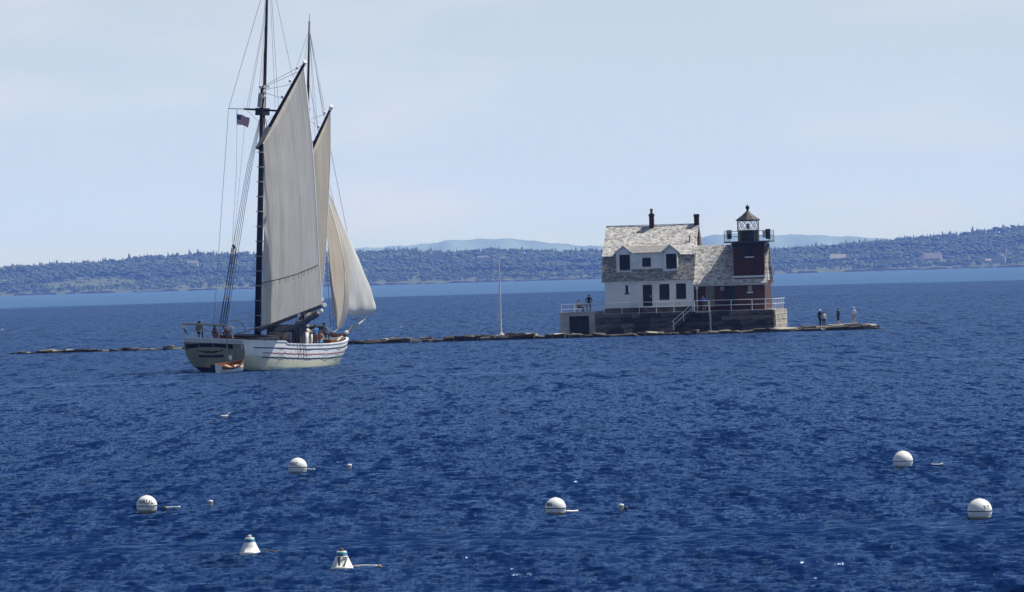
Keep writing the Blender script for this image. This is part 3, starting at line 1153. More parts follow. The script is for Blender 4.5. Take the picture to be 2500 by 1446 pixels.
slab(dmo, 'bay_roof', ga1 - 0.25, gb0 + 0.25, (DB - 0.06, zem + 0.02), (DB + 1.25, L(1580, 602, DB + 1.2)[1]), 0.08, M_dormer_roof, 0.0, 2)
MB().box(ga1 + 0.2, gb0 - 0.2, DB - 0.08, DB + 0.115, zem - 0.1, zem + 0.01).build('bay_fascia', M_trim, dmo)

# brick wing
WB = HB + 0.35
WA0, WA1 = HA1 + 0.0, la(1868, WB)
WDEP = 5.8
WZ0 = PIER_TOP + 0.02
WZE = L(1780, 689, WB)[1]
WZR = L(1780, 599, WB + WDEP / 2)[1]
h_bdoor = rect(1722, 1745.5, 695, 750, WB)
h_bwin = rect(1825.5, 1836.5, 698, 712.5, WB)
h_bdark = rect(1766, 1795, 694, 748, WB)
bw = MB()
wall_with_holes(bw, WA0, WA1, WZ0, WZE + 0.2, WB, WB + 0.35, [h_bdoor, h_bwin, h_bdark])
bw.box(WA1 - 0.35, WA1, WB + 0.35, WB + WDEP, WZ0, WZE + 0.1)
bw.box(WA0, WA1 - 0.35, WB + WDEP - 0.35, WB + WDEP, WZ0, WZE + 0.1)
bw.build('brick_wall', M_brick, lh)
MB().prism([(WB + 0.05, WZE + 0.1), (WB + WDEP / 2, WZR - 0.06), (WB + WDEP - 0.05, WZE + 0.1)], WA1 - 0.3, WA1 - 0.03, 'x').build('gable', M_shingle, lh)
MB().box(WA0 + 0.1, WA1 - 0.4, WB + 0.5, WB + WDEP - 0.4, WZ0, WZE).build('wing_interior', M_black, lh)
d = shutter(lh, h_bdoor, WB, 'door', sill=False, mat_=mat('tan_door', (0.20, 0.185, 0.15), 0.7, 0.2, 1.5), boards=4)
MB().box(h_bdoor[1] - 0.2, h_bdoor[1] - 0.12, WB + 0.03, WB + 0.08, h_bdoor[2] + 0.95, h_bdoor[2] + 1.1).build('handle', M_black, d)
shutter(lh, h_bwin, WB, mat_=mat('pale_board', (0.30, 0.29, 0.27), 0.7, 0.15, 2.0), boards=2)
shutter(lh, h_bdark, WB, 'door', sill=False, boards=4)
a_, z_ = L(1763, 705, WB)
MB().box(a_ - 0.2, a_ + 0.2, WB - 0.04, WB - 0.004, z_ - 0.2, z_ + 0.2).build('notice_board', mat('notice_board', (0.25, 0.24, 0.24), 0.6, 0.2, 3.0), lh)
a_, z_ = L(1702, 735, WB - 0.2)
MB().tube([(a_, WB - 0.12, PIER_TOP), (a_, WB - 0.12, L(1704, 698, WB)[1])], 0.05, 8).build('downpipe', M_steel, lh)
MB().box(a_ - 0.12, a_ + 0.12, WB - 0.2, WB - 0.02, L(1704, 706, WB)[1], L(1704, 699, WB)[1]).build('wall_lamp', M_steel, lh)
wsl = (WZR - WZE) / (WDEP / 2)
WEA1 = WA1 + 0.28
slab(lh, 'roof', HA1 + 0.03, WEA1, (WB - 0.2, WZE - 0.2 * wsl * 0.8), (WB + WDEP / 2, WZR), 0.13, M_shingle, 0.02)
slab(lh, 'roof', HA1 + 0.03, WEA1, (WB + WDEP + 0.3, WZE - 0.3 * wsl * 0.6), (WB + WDEP / 2 + 0.02, WZR), 0.13, M_shingle, 0.02)
MB().box(HA1 + 0.03, WEA1 - 0.02, WB - 0.26, WB - 0.005, WZE - 0.36, WZE - 0.14).build('fascia', mat('grey_fascia', (0.42, 0.42, 0.42), 0.7, 0.12, 1.5), lh)

# tower
TB0 = WB + 0.03
TA0, TA1 = la(1793.5, TB0), la(1868.5, TB0) - 0.0
TW = TA1 - TA0
TZ1 = L(1830, 592, TB0)[1]
h_tw = rect(1820, 1839, 600, 626, TB0)
tw = MB()
wall_with_holes(tw, TA0, TA1, WZE - 0.05, TZ1, TB0, TB0 + 0.4, [h_tw])
tw.box(TA0, TA0 + 0.4, TB0 + 0.4, TB0 + TW, WZ0 + 3, TZ1)
tw.box(TA1 - 0.4, TA1 - 0.012, TB0 + 0.4, TB0 + TW, WZ0 + 3, TZ1)
tw.box(TA0 + 0.4, TA1 - 0.4, TB0 + TW - 0.4, TB0 + TW, WZ0 + 3, TZ1)
twr = tw.build('tower', M_brick, lh)
shutter(twr, h_tw, TB0, boards=2, depth=0.15)
MB().box(TA0 - 0.1, TA1 + 0.08, TB0 - 0.1, TB0 - 0.004, WZE + 0.42, WZE + 0.62).build('band_course', M_trim, twr)
# corbelled cornice
for k, (o, z) in enumerate(((0.08, 0.42), (0.16, 0.22))):
    MB().box(TA0 - o, TA1 + o, TB0 - o, TB0 + TW + o, TZ1 - z, TZ1 - z + 0.18 + 0.018 * k).build('cornice', M_black, twr)
TCX, TCY = (TA0 + TA1) / 2, TB0 + TW / 2
# gallery
gal = MB()
GA0, GA1 = la(1778, TCY), la(1889, TCY)
GH = (GA1 - GA0) / 2
gal.box(GA0, GA1, TCY - GH, TCY + GH, TZ1 + 0.003, TZ1 + 0.14)
GCX = (GA0 + GA1) / 2
galo = gal.build('gallery', M_deckgrey, twr)
gz = TZ1 + 0.14
for s1, s2 in ((-1, -1), (1, -1), (1, 1), (-1, 1)):
    MB().tube([(GCX + s1 * (GH - 0.06), TCY + s2 * (GH - 0.06), gz), (GCX + s1 * (GH - 0.06), TCY + s2 * (GH - 0.06), gz + 1.05)], 0.035, 6).build('post', M_deckgrey, galo)
for fx, fy in ((0.33, -1), (-0.33, -1), (0.33, 1), (-0.33, 1), (-1, 0.33), (-1, -0.33), (1, 0.33), (1, -0.33)):
    g = GH - 0.06
    MB().tube([(GCX + fx * g, TCY + fy * g, gz), (GCX + fx * g, TCY + fy * g, gz + 1.05)], 0.025, 6).build('post', M_deckgrey, galo)
for hgt in (0.5, 1.05):
    g = GH - 0.06
    ring = [(GCX - g, TCY - g, gz + hgt), (GCX + g, TCY - g, gz + hgt), (GCX + g, TCY + g, gz + hgt), (GCX - g, TCY + g, gz + hgt), (GCX - g, TCY - g, gz + hgt)]
    rr_ = MB()
    for k in range(4):
        rr_.tube([ring[k], ring[k + 1]], 0.02, 6)
    rr_.build('rail', M_deckgrey, galo)
# lantern
def lz(py):
    return L(1831, py, TCY)[1]
LR = (la(1857.5, TCY) - la(1805.5, TCY)) / 2
LCX = (la(1857.5, TCY) + la(1805.5, TCY)) / 2
SEG = 10
lant = MB().lathe([(LR, gz), (LR, lz(563)), (LR + 0.06, lz(563)), (LR + 0.06, lz(562))], SEG, (LCX, TCY, 0)).build('lantern', M_black, twr)
def glass_mat():
    mt, n, l, b = new_mat('lantern_glass')
    tr = n.new('ShaderNodeBsdfTransparent')
    gl = n.new('ShaderNodeBsdfGlossy')
    gl.inputs['Roughness'].default_value = 0.03
    mxs = n.new('ShaderNodeMixShader')
    mxs.inputs['Fac'].default_value = 0.1
    l.new(tr.outputs[0], mxs.inputs[1])
    l.new(gl.outputs[0], mxs.inputs[2])
    l.new(mxs.outputs[0], n['Material Output'].inputs['Surface'])
    return mt
M_glass = glass_mat()
zg0, zg1 = lz(562), lz(540)
for s in range(SEG):
    t0, t1 = 2 * math.pi * (s + 0.5) / SEG, 2 * math.pi * (s + 1.5) / SEG
    r_ = LR - 0.03
    p0 = (LCX + r_ * math.cos(t0), TCY + r_ * math.sin(t0))
    p1 = (LCX + r_ * math.cos(t1), TCY + r_ * math.sin(t1))
    g = MB()
    g.face([(p0[0], p0[1], zg0), (p1[0], p1[1], zg0), (p1[0], p1[1], zg1), (p0[0], p0[1], zg1)])
    g.build('pane', M_glass, lant)
bars = MB()
NB = 10
for s in range(NB):
    for sg in (-1, 1):
        t0 = 2 * math.pi * s / NB
        pts = []
        for k in range(5):
            t = t0 + sg * 2 * math.pi / NB * k / 4
            pts.append((LCX + LR * math.cos(t), TCY + LR * math.sin(t), zg0 + (zg1 - zg0) * k / 4))
        bars.tube(pts, 0.03, 4)
bars.build('astragals', M_black, lant)
MB().lathe([(LR + 0.04, zg1), (LR + 0.06, zg1 + 0.05), (LR + 0.17, zg1 + 0.06), (LR + 0.19, zg1 + 0.14), (0.62 * LR, lz(527)), (0.2, lz(517)), (0.12, lz(514)), (0.1, lz(511))], SEG, (LCX, TCY, 0)).build('lantern_roof', M_lantern_roof, lant)
zc = lz(506.5)
MB().lathe([(0.09, lz(512)), (0.17, lz(511)), (0.2, zc - 0.1), (0.22, zc), (0.18, zc + 0.12), (0.07, lz(501)), (0.02, lz(500)), (0.012, lz(496))], 12, (LCX, TCY, 0)).build('vent_ball', M_black, lant)
MB().lathe([(0.05, gz), (0.05, zg0 + 0.1), (0.16, zg0 + 0.12), (0.2, zg0 + 0.3), (0.16, zg0 + 0.62), (0.08, zg0 + 0.66)], 12, (LCX, TCY, 0)).build('lens', mat('lens_dark', (0.06, 0.07, 0.08), 0.1, 0.3, 3), lant)
# gear on the gallery: solar boxes left and right, fog horn drum
a0_, a1_ = la(1779.5, TCY - GH), la(1790, TCY - GH)
bx_ = MB().box(a0_, a1_, TCY - GH - 0.02, TCY - GH + 0.35, gz + 0.25, L(1784, 571, TCY - GH)[1]).build('equipment_box', M_black, galo)
MB().box(a0_ - 0.04, a1_ + 0.04, TCY - GH - 0.04, TCY - GH + 0.4, L(1784, 571, TCY - GH)[1] + 0.003, L(1784, 562, TCY - GH)[1]).build('lid', mat('box_pale', (0.3, 0.31, 0.33), 0.5, 0.1, 2.0), bx_)
a0_, a1_ = la(1874, TCY - GH), la(1884, TCY - GH)
bx_ = MB().box(a0_, a1_, TCY - GH + 0.05, TCY - GH + 0.45, gz + 0.15, L(1878, 566, TCY - GH)[1]).build('equipment_box', M_black, galo)
MB().box(a0_ - 0.03, a1_ + 0.03, TCY - GH + 0.02, TCY - GH + 0.5, L(1878, 566, TCY - GH)[1] + 0.003, L(1878, 559, TCY - GH)[1]).build('lid', M_deckgrey, bx_)
a_, z_ = L(1866.5, 571, TCY - 1.2)
horn = MB().lathe([(0.1, -0.42), (0.2, -0.4), (0.22, 0.3), (0.2, 0.38), (0.06, 0.42)], 12, (a_, TCY - 1.2, z_)).build('fog_signal', M_trim, galo)

# ---- railing round the pier
RB = 0.25
rail = thing('pier_railing', 'galvanised two-rail pipe railing along the edge of the granite pier', 'railing', LH_O, -PSI)
posts_px = [1370, 1402, 1436, 1475, 1518, 1560, 1602, 1645, 1690, 1733, 1785, 1836, 1868, 1886]
ztop, zmid = PIER_TOP + 1.1, PIER_TOP + 0.58
for q in posts_px:
    a = la(q, RB)
    MB().tube([(a, RB, PIER_TOP - 0.02), (a, RB, ztop)], 0.035, 6).build('post', M_steel, rail)
aL, aR = la(1369, RB), la(1887, RB)
for zz in (ztop, zmid):
    for (p0, p1) in ((1369, 1694), (1733, 1887)):
        MB().tube([(la(p0, RB), RB, zz), (la(p1, RB), RB, zz)], 0.034, 6).build('rail', M_steel, rail)
    MB().tube([(aR, RB, zz), (aR, PB - 0.3, zz)], 0.034, 6).build('rail', M_steel, rail)
b_ = 0.9
while b_ < PB - 0.4:
    MB().tube([(aR, b_, PIER_TOP - 0.02), (aR, b_, ztop)], 0.03, 6).build('post', M_steel, rail)
    b_ += 1.5

# ---- stairs down the front of the pier
st = thing('pier_stairs', 'narrow steel stairs with handrails down the front of the granite pier', 'stairs', LH_O, -PSI)
sa0, sa1 = la(1645, -0.6), la(1694, -0.6)
nst = 9
for k in range(nst):
    f_ = k / (nst - 1)
    a = sa0 + (sa1 - sa0) * f_
    z = 0.35 + (PIER_TOP - 0.35) * f_
    MB().box(a - 0.16, a + 0.16, -1.15, -0.12, z - 0.04, z).build('tread', M_core, st)
for bb_ in (-1.17, -0.1):
    MB().tube([(sa0 - 0.15, bb_, 0.2), (sa1 + 0.2, bb_, PIER_TOP - 0.05)], 0.06, 4).build('stringer', M_core, st)
for bb_ in (-1.17,):
    for dz in (0.55, 1.0):
        MB().tube([(sa0 - 0.2, bb_, 0.25 + dz), (sa1 + 0.1, bb_, PIER_TOP + dz)], 0.034, 6).build('handrail', M_steel, st)
    for k in (0, 4, 8):
        f_ = k / (nst - 1)
        a = sa0 + (sa1 - sa0) * f_
        z = 0.3 + (PIER_TOP - 0.3) * f_
        MB().tube([(a, bb_, z), (a, bb_, z + 1.0)], 0.034, 6).build('post', M_steel, st)
MB().box(sa1 + 0.16, la(1735, -0.6), -1.2, 0.0, PIER_TOP - 0.12, PIER_TOP - 0.0).build('landing', M_conc, st)
MB().tube([(sa1 + 0.2, -1.15, ztop), (la(1731, -0.6), -1.15, ztop)], 0.034, 6).build('handrail', M_steel, st)
MB().tube([(sa1 + 0.2, -1.15, zmid), (la(1731, -0.6), -1.15, zmid)], 0.034, 6).build('handrail', M_steel, st)
for q in (1697, 1732):
    MB().tube([(la(q, -0.6), -1.15, PIER_TOP), (la(q, -0.6), -1.15, ztop)], 0.04, 6).build('post', M_steel, st)
MB().tube([(la(1735, -0.6), -1.1, 0.25), (la(1734.5, -0.6), -1.1, 1.5), (la(1732, -0.6), -1.1, PIER_TOP)], 0.085, 8).build('support_post', M_conc, st)

# ---- bench on the boathouse roof
bn = thing('bench', 'small pale bench on the boathouse roof behind the railing', 'bench', (0, 0, 0), -PSI)
ba, bz = la(1420, 1.0), BHT + 0.12
bn.location = LH_O + LE1 * ba + LE2 * 1.0 + Vector((0, 0, bz))
M_bench = mat('bench_wood', (0.34, 0.31, 0.27), 0.8, 0.2, 3.0)
for k in range(3):
    MB().box(-0.6, 0.6, -0.2 + k * 0.15, -0.07 + k * 0.15, 0.42, 0.46).build('seat_slat', M_bench, bn)
for k in range(2):
    MB().box(-0.6, 0.6, 0.25, 0.29, 0.62 + k * 0.16, 0.74 + k * 0.16).build('back_slat', M_bench, bn)
for s in (-0.5, 0.5):
    for y_ in (-0.15, 0.22):
        MB().box(s - 0.04, s + 0.04, y_ - 0.03, y_ + 0.03, 0, 0.42 if y_ < 0 else 0.88).build('leg', M_bench, bn)

# ================================================================== breakwater
bwat = thing('breakwater', 'long low granite rubble breakwater running under the lighthouse pier', 'breakwater')
def bw_line(px):                             # front waterline of the wall
    y = 622.5 + (px - 20) / 2130.0 * 5.0
    return on_y(px, yh(px) + CAM_H * FPX / y, y)
rs = random.Random(31)
px = 26.0
TOPS = [(0, -0.1), (30, 0.10), (90, 0.24), (300, 0.2), (430, 0.28), (700, 0.3), (900, 0.36), (1150, 0.42), (1300, 0.46), (1366, 0.42), (1450, 0.34), (1890, 0.36), (2000, 0.42), (2050, 0.5), (2110, 0.4), (2140, 0.16), (2160, 0.02)]
scale_bw = FPX / 625.0
while px < 2150:
    wm = rs.uniform(0.55, 1.5)
    if px > 2080:
        wm = rs.uniform(0.5, 0.9)
    mid = px + wm * scale_bw / 2
    p = bw_line(mid)
    top = lerp_list(TOPS, mid) * rs.uniform(0.35, 1.35)
    under = 1440 < mid < 1895
    # lower, weedy course at the water
    block(bwat, 'weed' if rs.random() < 0.8 else 'grey', (p.x, p.y + 0.5, -0.6), (wm * 1.02, 1.2, 0.6 + max(0.03, top * rs.uniform(0.45, 1.0))), rs.uniform(-0.3, 0.3), (rs.uniform(-.12, .12), rs.uniform(-.15, .15)))
    key = 'pale' if rs.random() < 0.16 else ('warm' if rs.random() < 0.5 else 'grey')
    if not under or rs.random() < 0.8:
        yo = 1.25 if under else rs.uniform(1.0, 1.8)
        block(bwat, key, (p.x + rs.uniform(-.2, .2), p.y + yo, -0.4), (wm * 0.96, 1.1, 0.4 + top), rs.uniform(-0.3, 0.3), (rs.uniform(-.12, .12), rs.uniform(-.14, .14)))
    if not under and rs.random() < 0.45:
        block(bwat, rs.choice(['grey', 'warm', 'pale']), (p.x + rs.uniform(-.4, .4), p.y + rs.uniform(2.4, 4.5), -0.4), (wm, 1.6, 0.4 + top * rs.uniform(0.8, 1.15)), rs.uniform(-0.2, 0.2), (rs.uniform(-.05, .05), rs.uniform(-.05, .05)))
    px += wm * scale_bw
# a solid rubble core so no gaps open behind the facing stones
A_, B_ = bw_line(60), bw_line(2120)
cb_ = MB()
P = []
for k in range(41):
    f_ = k / 40
    p = A_.lerp(B_, f_)
    t_ = lerp_list(TOPS, 60 + f_ * 2060) - 0.14
    P.append([(p.x, p.y + 0.7, -0.8), (p.x, p.y + 0.9, t_ - 0.1), (p.x, p.y + 2.5, t_ + 0.02), (p.x, p.y + 5.0, t_), (p.x, p.y + 6.5, -0.8)])
cb_.grid(P)
cb_.build('rubble_core', M_core, bwat)
# bigger pale boulders at the tip, where people stand, and odd capstones
for (q, top, wd, key) in ((2035, 0.50, 2.6, 'pale'), (2060, 0.62, 2.9, 'pale'), (2085, 0.56, 1.8, 'pale'), (2103, 0.52, 1.5, 'pale'), (2122, 0.46, 1.6, 'pale'), (2005, 0.42, 2.2, 'warm'), (1960, 0.38, 3.0, 'warm'), (1920, 0.36, 2.4, 'pale'), (2137, 0.28, 0.9, 'warm'), (1262, 0.56, 2.2, 'warm'), (1272, 0.62, 0.8, 'grey'), (1240, 0.55, 2.0, 'pale'), (1190, 0.55, 1.4, 'warm')):
    p = bw_line(q)
    block(bwat, key, (p.x, p.y + 1.7, -0.2), (wd, 1.7, 0.2 + top), rs.uniform(-0.15, 0.15), (rs.uniform(-.08, .08), rs.uniform(-.1, .1)))
for (q, top, wd) in ((2000, 0.30, 3.2), (2040, 0.40, 3.0), (2072, 0.36, 2.6)):
    p = bw_line(q)
    block(bwat, 'weed', (p.x, p.y + 0.3, -0.4), (wd, 1.4, 0.4 + top), rs.uniform(-0.1, 0.1), (0.1, rs.uniform(-.08, .08)))

# flagpole on the breakwater
p = bw_line(1224)
fp = thing('flagpole', 'bare white flagpole standing on the breakwater left of the boathouse', 'flagpole', (p.x, p.y + 1.8, 0.5))
hgt = (823 - 643) / (FPX / (p.y + 1.8))
MB().tube([(0, 0, 0), (0, 0, hgt * 0.6), (0, 0, hgt)], 0.085, 10, 0.05).build('pole', mat('pole_white', (0.66, 0.67, 0.7), 0.5, 0.08, 2.0), fp)
MB().lathe([(0.34, -0.15), (0.34, 0.0), (0.22, 0.14), (0.12, 0.3)], 12).build('base', M_conc, fp)
MB().lathe([(0.02, hgt), (0.08, hgt + 0.05), (0.08, hgt + 0.1), (0.02, hgt + 0.15)], 8).build('truck', M_trim, fp)
MB().tube([(-0.11, 0, 0.8), (-0.3, 0, 2.0), (-0.09, 0, hgt * 0.97)], 0.012, 4).build('halyard', M_trim, fp)
MB().lathe([(0.05, 1.42), (0.13, 1.48), (0.1, 1.62), (0.03, 1.68)], 8, (-0.3, 0, 0)).build('toggle', M_trim, fp)
MB().box(-0.2, 0.0, -0.06, 0.06, 1.85, 2.05).build('cleat_box', M_trim, fp)

# ================================================================== people
M_skin = mat('skin', (0.42, 0.26, 0.19), 0.6, 0.08, 3.0)
def cloth(c):
    nm = 'cloth_%02x%02x%02x' % tuple(int(min(1, v) * 255) for v in c)
    return mat(nm, c, 0.85, 0.12, 6.0)
JOINTS = {
    'pelvis': (0, 0, .94), 'spine': (0, 0, 1.14), 'chest': (0, .01, 1.36), 'neck': (0, 0, 1.49), 'jaw': (0, -.03, 1.565), 'head': (0, -.015, 1.65), 'crown': (0, 0, 1.725),
    'hipL': (.1, 0, .88), 'kneeL': (.11, -.02, .5), 'ankL': (.115, .03, .09), 'toeL': (.13, -.15, .04),
    'hipR': (-.1, 0, .88), 'kneeR': (-.11, -.02, .5), 'ankR': (-.115, .03, .09), 'toeR': (-.13, -.15, .04),
    'shL': (.185, 0, 1.42), 'elL': (.24, .03, 1.13), 'wrL': (.25, -.06, .89), 'haL': (.25, -.09, .81),
    'shR': (-.185, 0, 1.42), 'elR': (-.24, .03, 1.13), 'wrR': (-.25, -.06, .89), 'haR': (-.25, -.09, .81)}
RAD = {'pelvis': .15, 'spine': .135, 'chest': .16, 'neck': .06, 'jaw': .07, 'head': .098, 'crown': .065, 'hip': .1, 'knee': .068, 'ank': .045, 'toe': .038, 'sh': .075, 'el': .05, 'wr': .034, 'ha': .04}
EDGES = [('pelvis', 'spine'), ('spine', 'chest'), ('chest', 'neck'), ('neck', 'jaw'), ('jaw', 'head'), ('head', 'crown')]
for s_ in 'LR':
    EDGES += [('pelvis', 'hip' + s_), ('hip' + s_, 'knee' + s_), ('knee' + s_, 'ank' + s_), ('ank' + s_, 'toe' + s_), ('chest', 'sh' + s_), ('sh' + s_, 'el' + s_), ('el' + s_, 'wr' + s_), ('wr' + s_, 'ha' + s_)]
SIT = {k: (v[0], v[1], v[2] - .46) for k, v in JOINTS.items() if not k.startswith(('knee', 'ank', 'toe'))}
SIT.update({'kneeL': (.13, -.42, .47), 'ankL': (.13, -.40, .09), 'toeL': (.14, -.58, .04), 'kneeR': (-.13, -.42, .47), 'ankR': (-.13, -.40, .09), 'toeR': (-.14, -.58, .04),
            'elL': (.26, -.08, .70), 'wrL': (.18, -.3, .56), 'haL': (.16, -.38, .55), 'elR': (-.26, -.08, .70), 'wrR': (-.18, -.3, .56), 'haR': (-.16, -.38, .55)})
LEAN = {'spine': (0, -.07, 1.12), 'chest': (0, -.24, 1.27), 'neck': (0, -.36, 1.35), 'jaw': (0, -.44, 1.38), 'head': (0, -.46, 1.46), 'crown': (0, -.47, 1.53),
        'shL': (.185, -.28, 1.3), 'shR': (-.185, -.28, 1.3), 'elL': (.28, -.4, 1.08), 'elR': (-.28, -.4, 1.08), 'wrL': (.14, -.5, 1.08), 'wrR': (-.14, -.5, 1.08), 'haL': (.06, -.53, 1.09), 'haR': (-.06, -.53, 1.09)}
REACH = {'elL': (.3, -.2, 1.3), 'wrL': (.26, -.42, 1.4), 'haL': (.25, -.5, 1.43), 'elR': (-.3, -.2, 1.2), 'wrR': (-.24, -.4, 1.22), 'haR': (-.23, -.48, 1.23)}
HIPS = {'elL': (.36, .08, 1.16), 'wrL': (.21, -.06, 1.0), 'haL': (.16, -.1, .97), 'elR': (-.36, .08, 1.16), 'wrR': (-.21, -.06, 1.0), 'haR': (-.16, -.1, .97)}
STRIDE = {'kneeL': (.11, -.12, .5), 'ankL': (.115, -.1, .09), 'toeL': (.13, -.28, .04), 'kneeR': (-.11, .04, .5), 'ankR': (-.115, .2, .1), 'toeR': (-.13, .03, .04)}

def person(label, loc, rotz, shirt, pants, hair=(0.05, 0.03, 0.02), pose=None, shorts=False, hat=None, sleeves=True, size=1.0, group=None):
    J = dict(JOINTS)
    if pose:
        J.update(pose)
    names = list(J.keys())
    idx = {k: i for i, k in enumerate(names)}
    me = bpy.data.meshes.new('body_frame')
    me.from_pydata([J[k] for k in names], [(idx[a], idx[b]) for a, b in EDGES], [])
    tmp = bpy.data.objects.new('body_frame', me)
    col.objects.link(tmp)
    md = tmp.modifiers.new('Skin', 'SKIN')
    md.use_smooth_shade = True
    sv = me.skin_vertices[0].data
    for k in names:
        key = k if k in RAD else k[:-1]
        r = RAD[key]
        if k in ('chest', 'pelvis', 'spine'):
            sv[idx[k]].radius = (r * 1.15, r * 0.8)
        else:
            sv[idx[k]].radius = (r, r)
        sv[idx[k]].use_root = (k == 'pelvis')
    ss = tmp.modifiers.new('Sub', 'SUBSURF')
    ss.levels = 1
    dg = bpy.context.evaluated_depsgraph_get()
    ev = tmp.evaluated_get(dg)
    bme = bpy.data.meshes.new_from_object(ev)
    bpy.data.objects.remove(tmp)
    v = [tuple(x.co) for x in bme.vertices]
    f = [tuple(p.vertices) for p in bme.polygons]
    cen = [p.center.copy() for p in bme.polygons]
    # nearest bone decides skin, shirt, trousers or shoe
    def region(a, b):
        n2 = {a.rstrip('LR'), b.rstrip('LR')}
        if n2 & {'jaw', 'head', 'crown'}:
            return 0
        if 'toe' in n2:
            return 3
        if 'ha' in n2:
            return 0
        if n2 == {'el', 'wr'}:
            return 1 if sleeves else 0
        if n2 == {'knee', 'ank'}:
            return 0 if shorts else 2
        if 'hip' in n2:
            return 2
        return 1
    mi = []
    for c in cen:
        best, bi = 9, 1
        for (a, b) in EDGES:
            p, q = Vector(J[a]), Vector(J[b])
            d = q - p
            t = max(0, min(1, (c - p).dot(d) / max(1e-9, d.length_squared)))
            dist = (c - (p + d * t)).length - 0.4 * RAD.get(a, RAD.get(a[:-1]))
            if dist < best:
                best, bi = dist, region(a, b)
                if {a, b} == {'pelvis', 'spine'} and t < 0.35:
                    bi = 2
        mi.append(bi)
    bpy.data.meshes.remove(bme)
    b = MB()
    b.v, b.f, b.mi = v, f, mi
    for s_, sg in (('L', 1), ('R', -1)):          # fingers and thumb
        h, w_ = Vector(J['ha' + s_]), Vector(J['wr' + s_])
        dr = (h - w_).normalized()
        side = Vector((0, -1, 0)) if abs(dr.y) < 0.7 else Vector((1, 0, 0))
        for k, ln in enumerate((.07, .08, .075, .06)):
            o_ = h + side * (0.02 * (1.5 - k))
            b.tube([o_, o_ + dr * ln * .6, o_ + dr * ln + Vector((-sg * .012, -.01, 0))], .010, 5, .007, 0)
        b.tube([h - dr * .03 + side * .03, h + side * .06 + dr * .02, h + side * .055 + dr * .05], .011, 5, .008, 0)
    hd, jw = Vector(J['head']), Vector(J['jaw'])
    upv = (Vector(J['crown']) - jw).normalized()
    fv = Vector((0, -1, 0))
    fv = (fv - upv * fv.dot(upv)).normalized()
    sdv = upv.cross(fv)
    b.tube([hd + fv * .085 - upv * .0, hd + fv * .118 - upv * .035], .01, 5, .016, 0)       # nose
    for sg in (-1, 1):
        b.tube([hd + sdv * (.088 * sg) - upv * .02, hd + sdv * (.105 * sg) + upv * .02], .016, 5, .02, 0)   # ears
    shoe = cloth((0.06, 0.05, 0.045))
    root = b.build('person', [M_skin, cloth(shirt), cloth(pants), shoe], None, True, loc, (0, 0, rotz))
    root.scale = (size,) * 3
    tag(root, label, 'person', group)
    # hair or hat cap
    c = hat or hair
    hb = MB()
    P = []
    for i in range(5):
        th = (i / 4.0) * (1.75 if not hat else 1.45)
        row = []
        for j in range(13):
            ph = 2 * math.pi * j / 12
            lim = 1.0
            dirv = upv * math.cos(th) + (sdv * math.cos(ph) + fv * math.sin(ph)) * math.sin(th)
            cut = max(0.0, dirv.dot(fv)) * (0.0 if hat else 0.045) if i == 4 else 0
            row.append(hd + upv * .012 + dirv * (.115 if not hat else .122) - fv * (.01 + cut))
        P.append(row)
    hb.grid(P)
    if hat:
        pts = [hd + upv * .03 + (sdv * math.cos(t) + fv * math.sin(t)) * .12 for t in (0.2, 0.9, 1.57, 2.2, 2.9)]
        out = [hd + upv * .02 + (sdv * math.cos(t) * .8 + fv * math.sin(t) * 1.6) * .13 for t in (0.2, 0.9, 1.57, 2.2, 2.9)]
        hb.grid([pts, out])
    hb.build('hat' if hat else 'hair', cloth(c), root, True)
    # eyes and mouth
    for sg in (-1, 1):
        MB().lathe([(.002, -.01), (.011, 0), (.002, .01)], 6, tuple(hd + fv * .088 + sdv * (.036 * sg) - upv * .0)).build('eye', M_black, root)
    return root

# on the pier and the breakwater tip
def pier_pt(px, b, z):
    return LH_O + LE1 * la(px, b) + LE2 * b + Vector((0, 0, z))
BROOF = BHT + 0.12
person('person in dark jacket standing with hands on hips behind the bench on the boathouse', pier_pt(1438, 1.5, BROOF), R(10), (0.022, 0.012, 0.016), (0.02, 0.022, 0.03), pose=HIPS)
p_ = pier_pt(1413.5, 0.98, BROOF)
person('person in grey sitting on the bench on the boathouse roof', p_, R(60), (0.09, 0.09, 0.1), (0.02, 0.02, 0.025), pose=SIT)
person('person in bright blue shirt leaning on the railing at the top of the stairs', pier_pt(1719, -0.62, PIER_TOP), R(-20), (0.02, 0.1, 0.62), (0.12, 0.08, 0.07), pose=LEAN, shorts=True, sleeves=False)
def tip_pt(px, dy, z):
    q = bw_line(px)
    return Vector((q.x, q.y + dy, z))
person('person in dark clothes and white cap at left of the breakwater tip group', tip_pt(2005, 1.6, 0.43), R(150), (0.03, 0.03, 0.05), (0.015, 0.017, 0.03), pose=STRIDE, hat=(0.75, 0.72, 0.72), size=0.98)
person('shorter person in pale top and navy trousers in front of the white-capped person', tip_pt(2013, 0.9, 0.36), R(20), (0.55, 0.5, 0.5), (0.012, 0.014, 0.035), hair=(0.08, 0.045, 0.03), pose=HIPS, size=0.9)
person('person in grey top, navy shorts and dark cap on the pale boulder', tip_pt(2049.5, 1.5, 0.58), R(-50), (0.10, 0.10, 0.11), (0.012, 0.016, 0.07), shorts=True, hat=(0.02, 0.02, 0.025), size=0.94)
person('rightmost person on the breakwater, in white shirt and pale cap', tip_pt(2087.5, 1.6, 0.54), R(165), (0.68, 0.72, 0.85), (0.30, 0.28, 0.33), shorts=True, hat=(0.5, 0.48, 0.46), sleeves=False, pose=STRIDE)

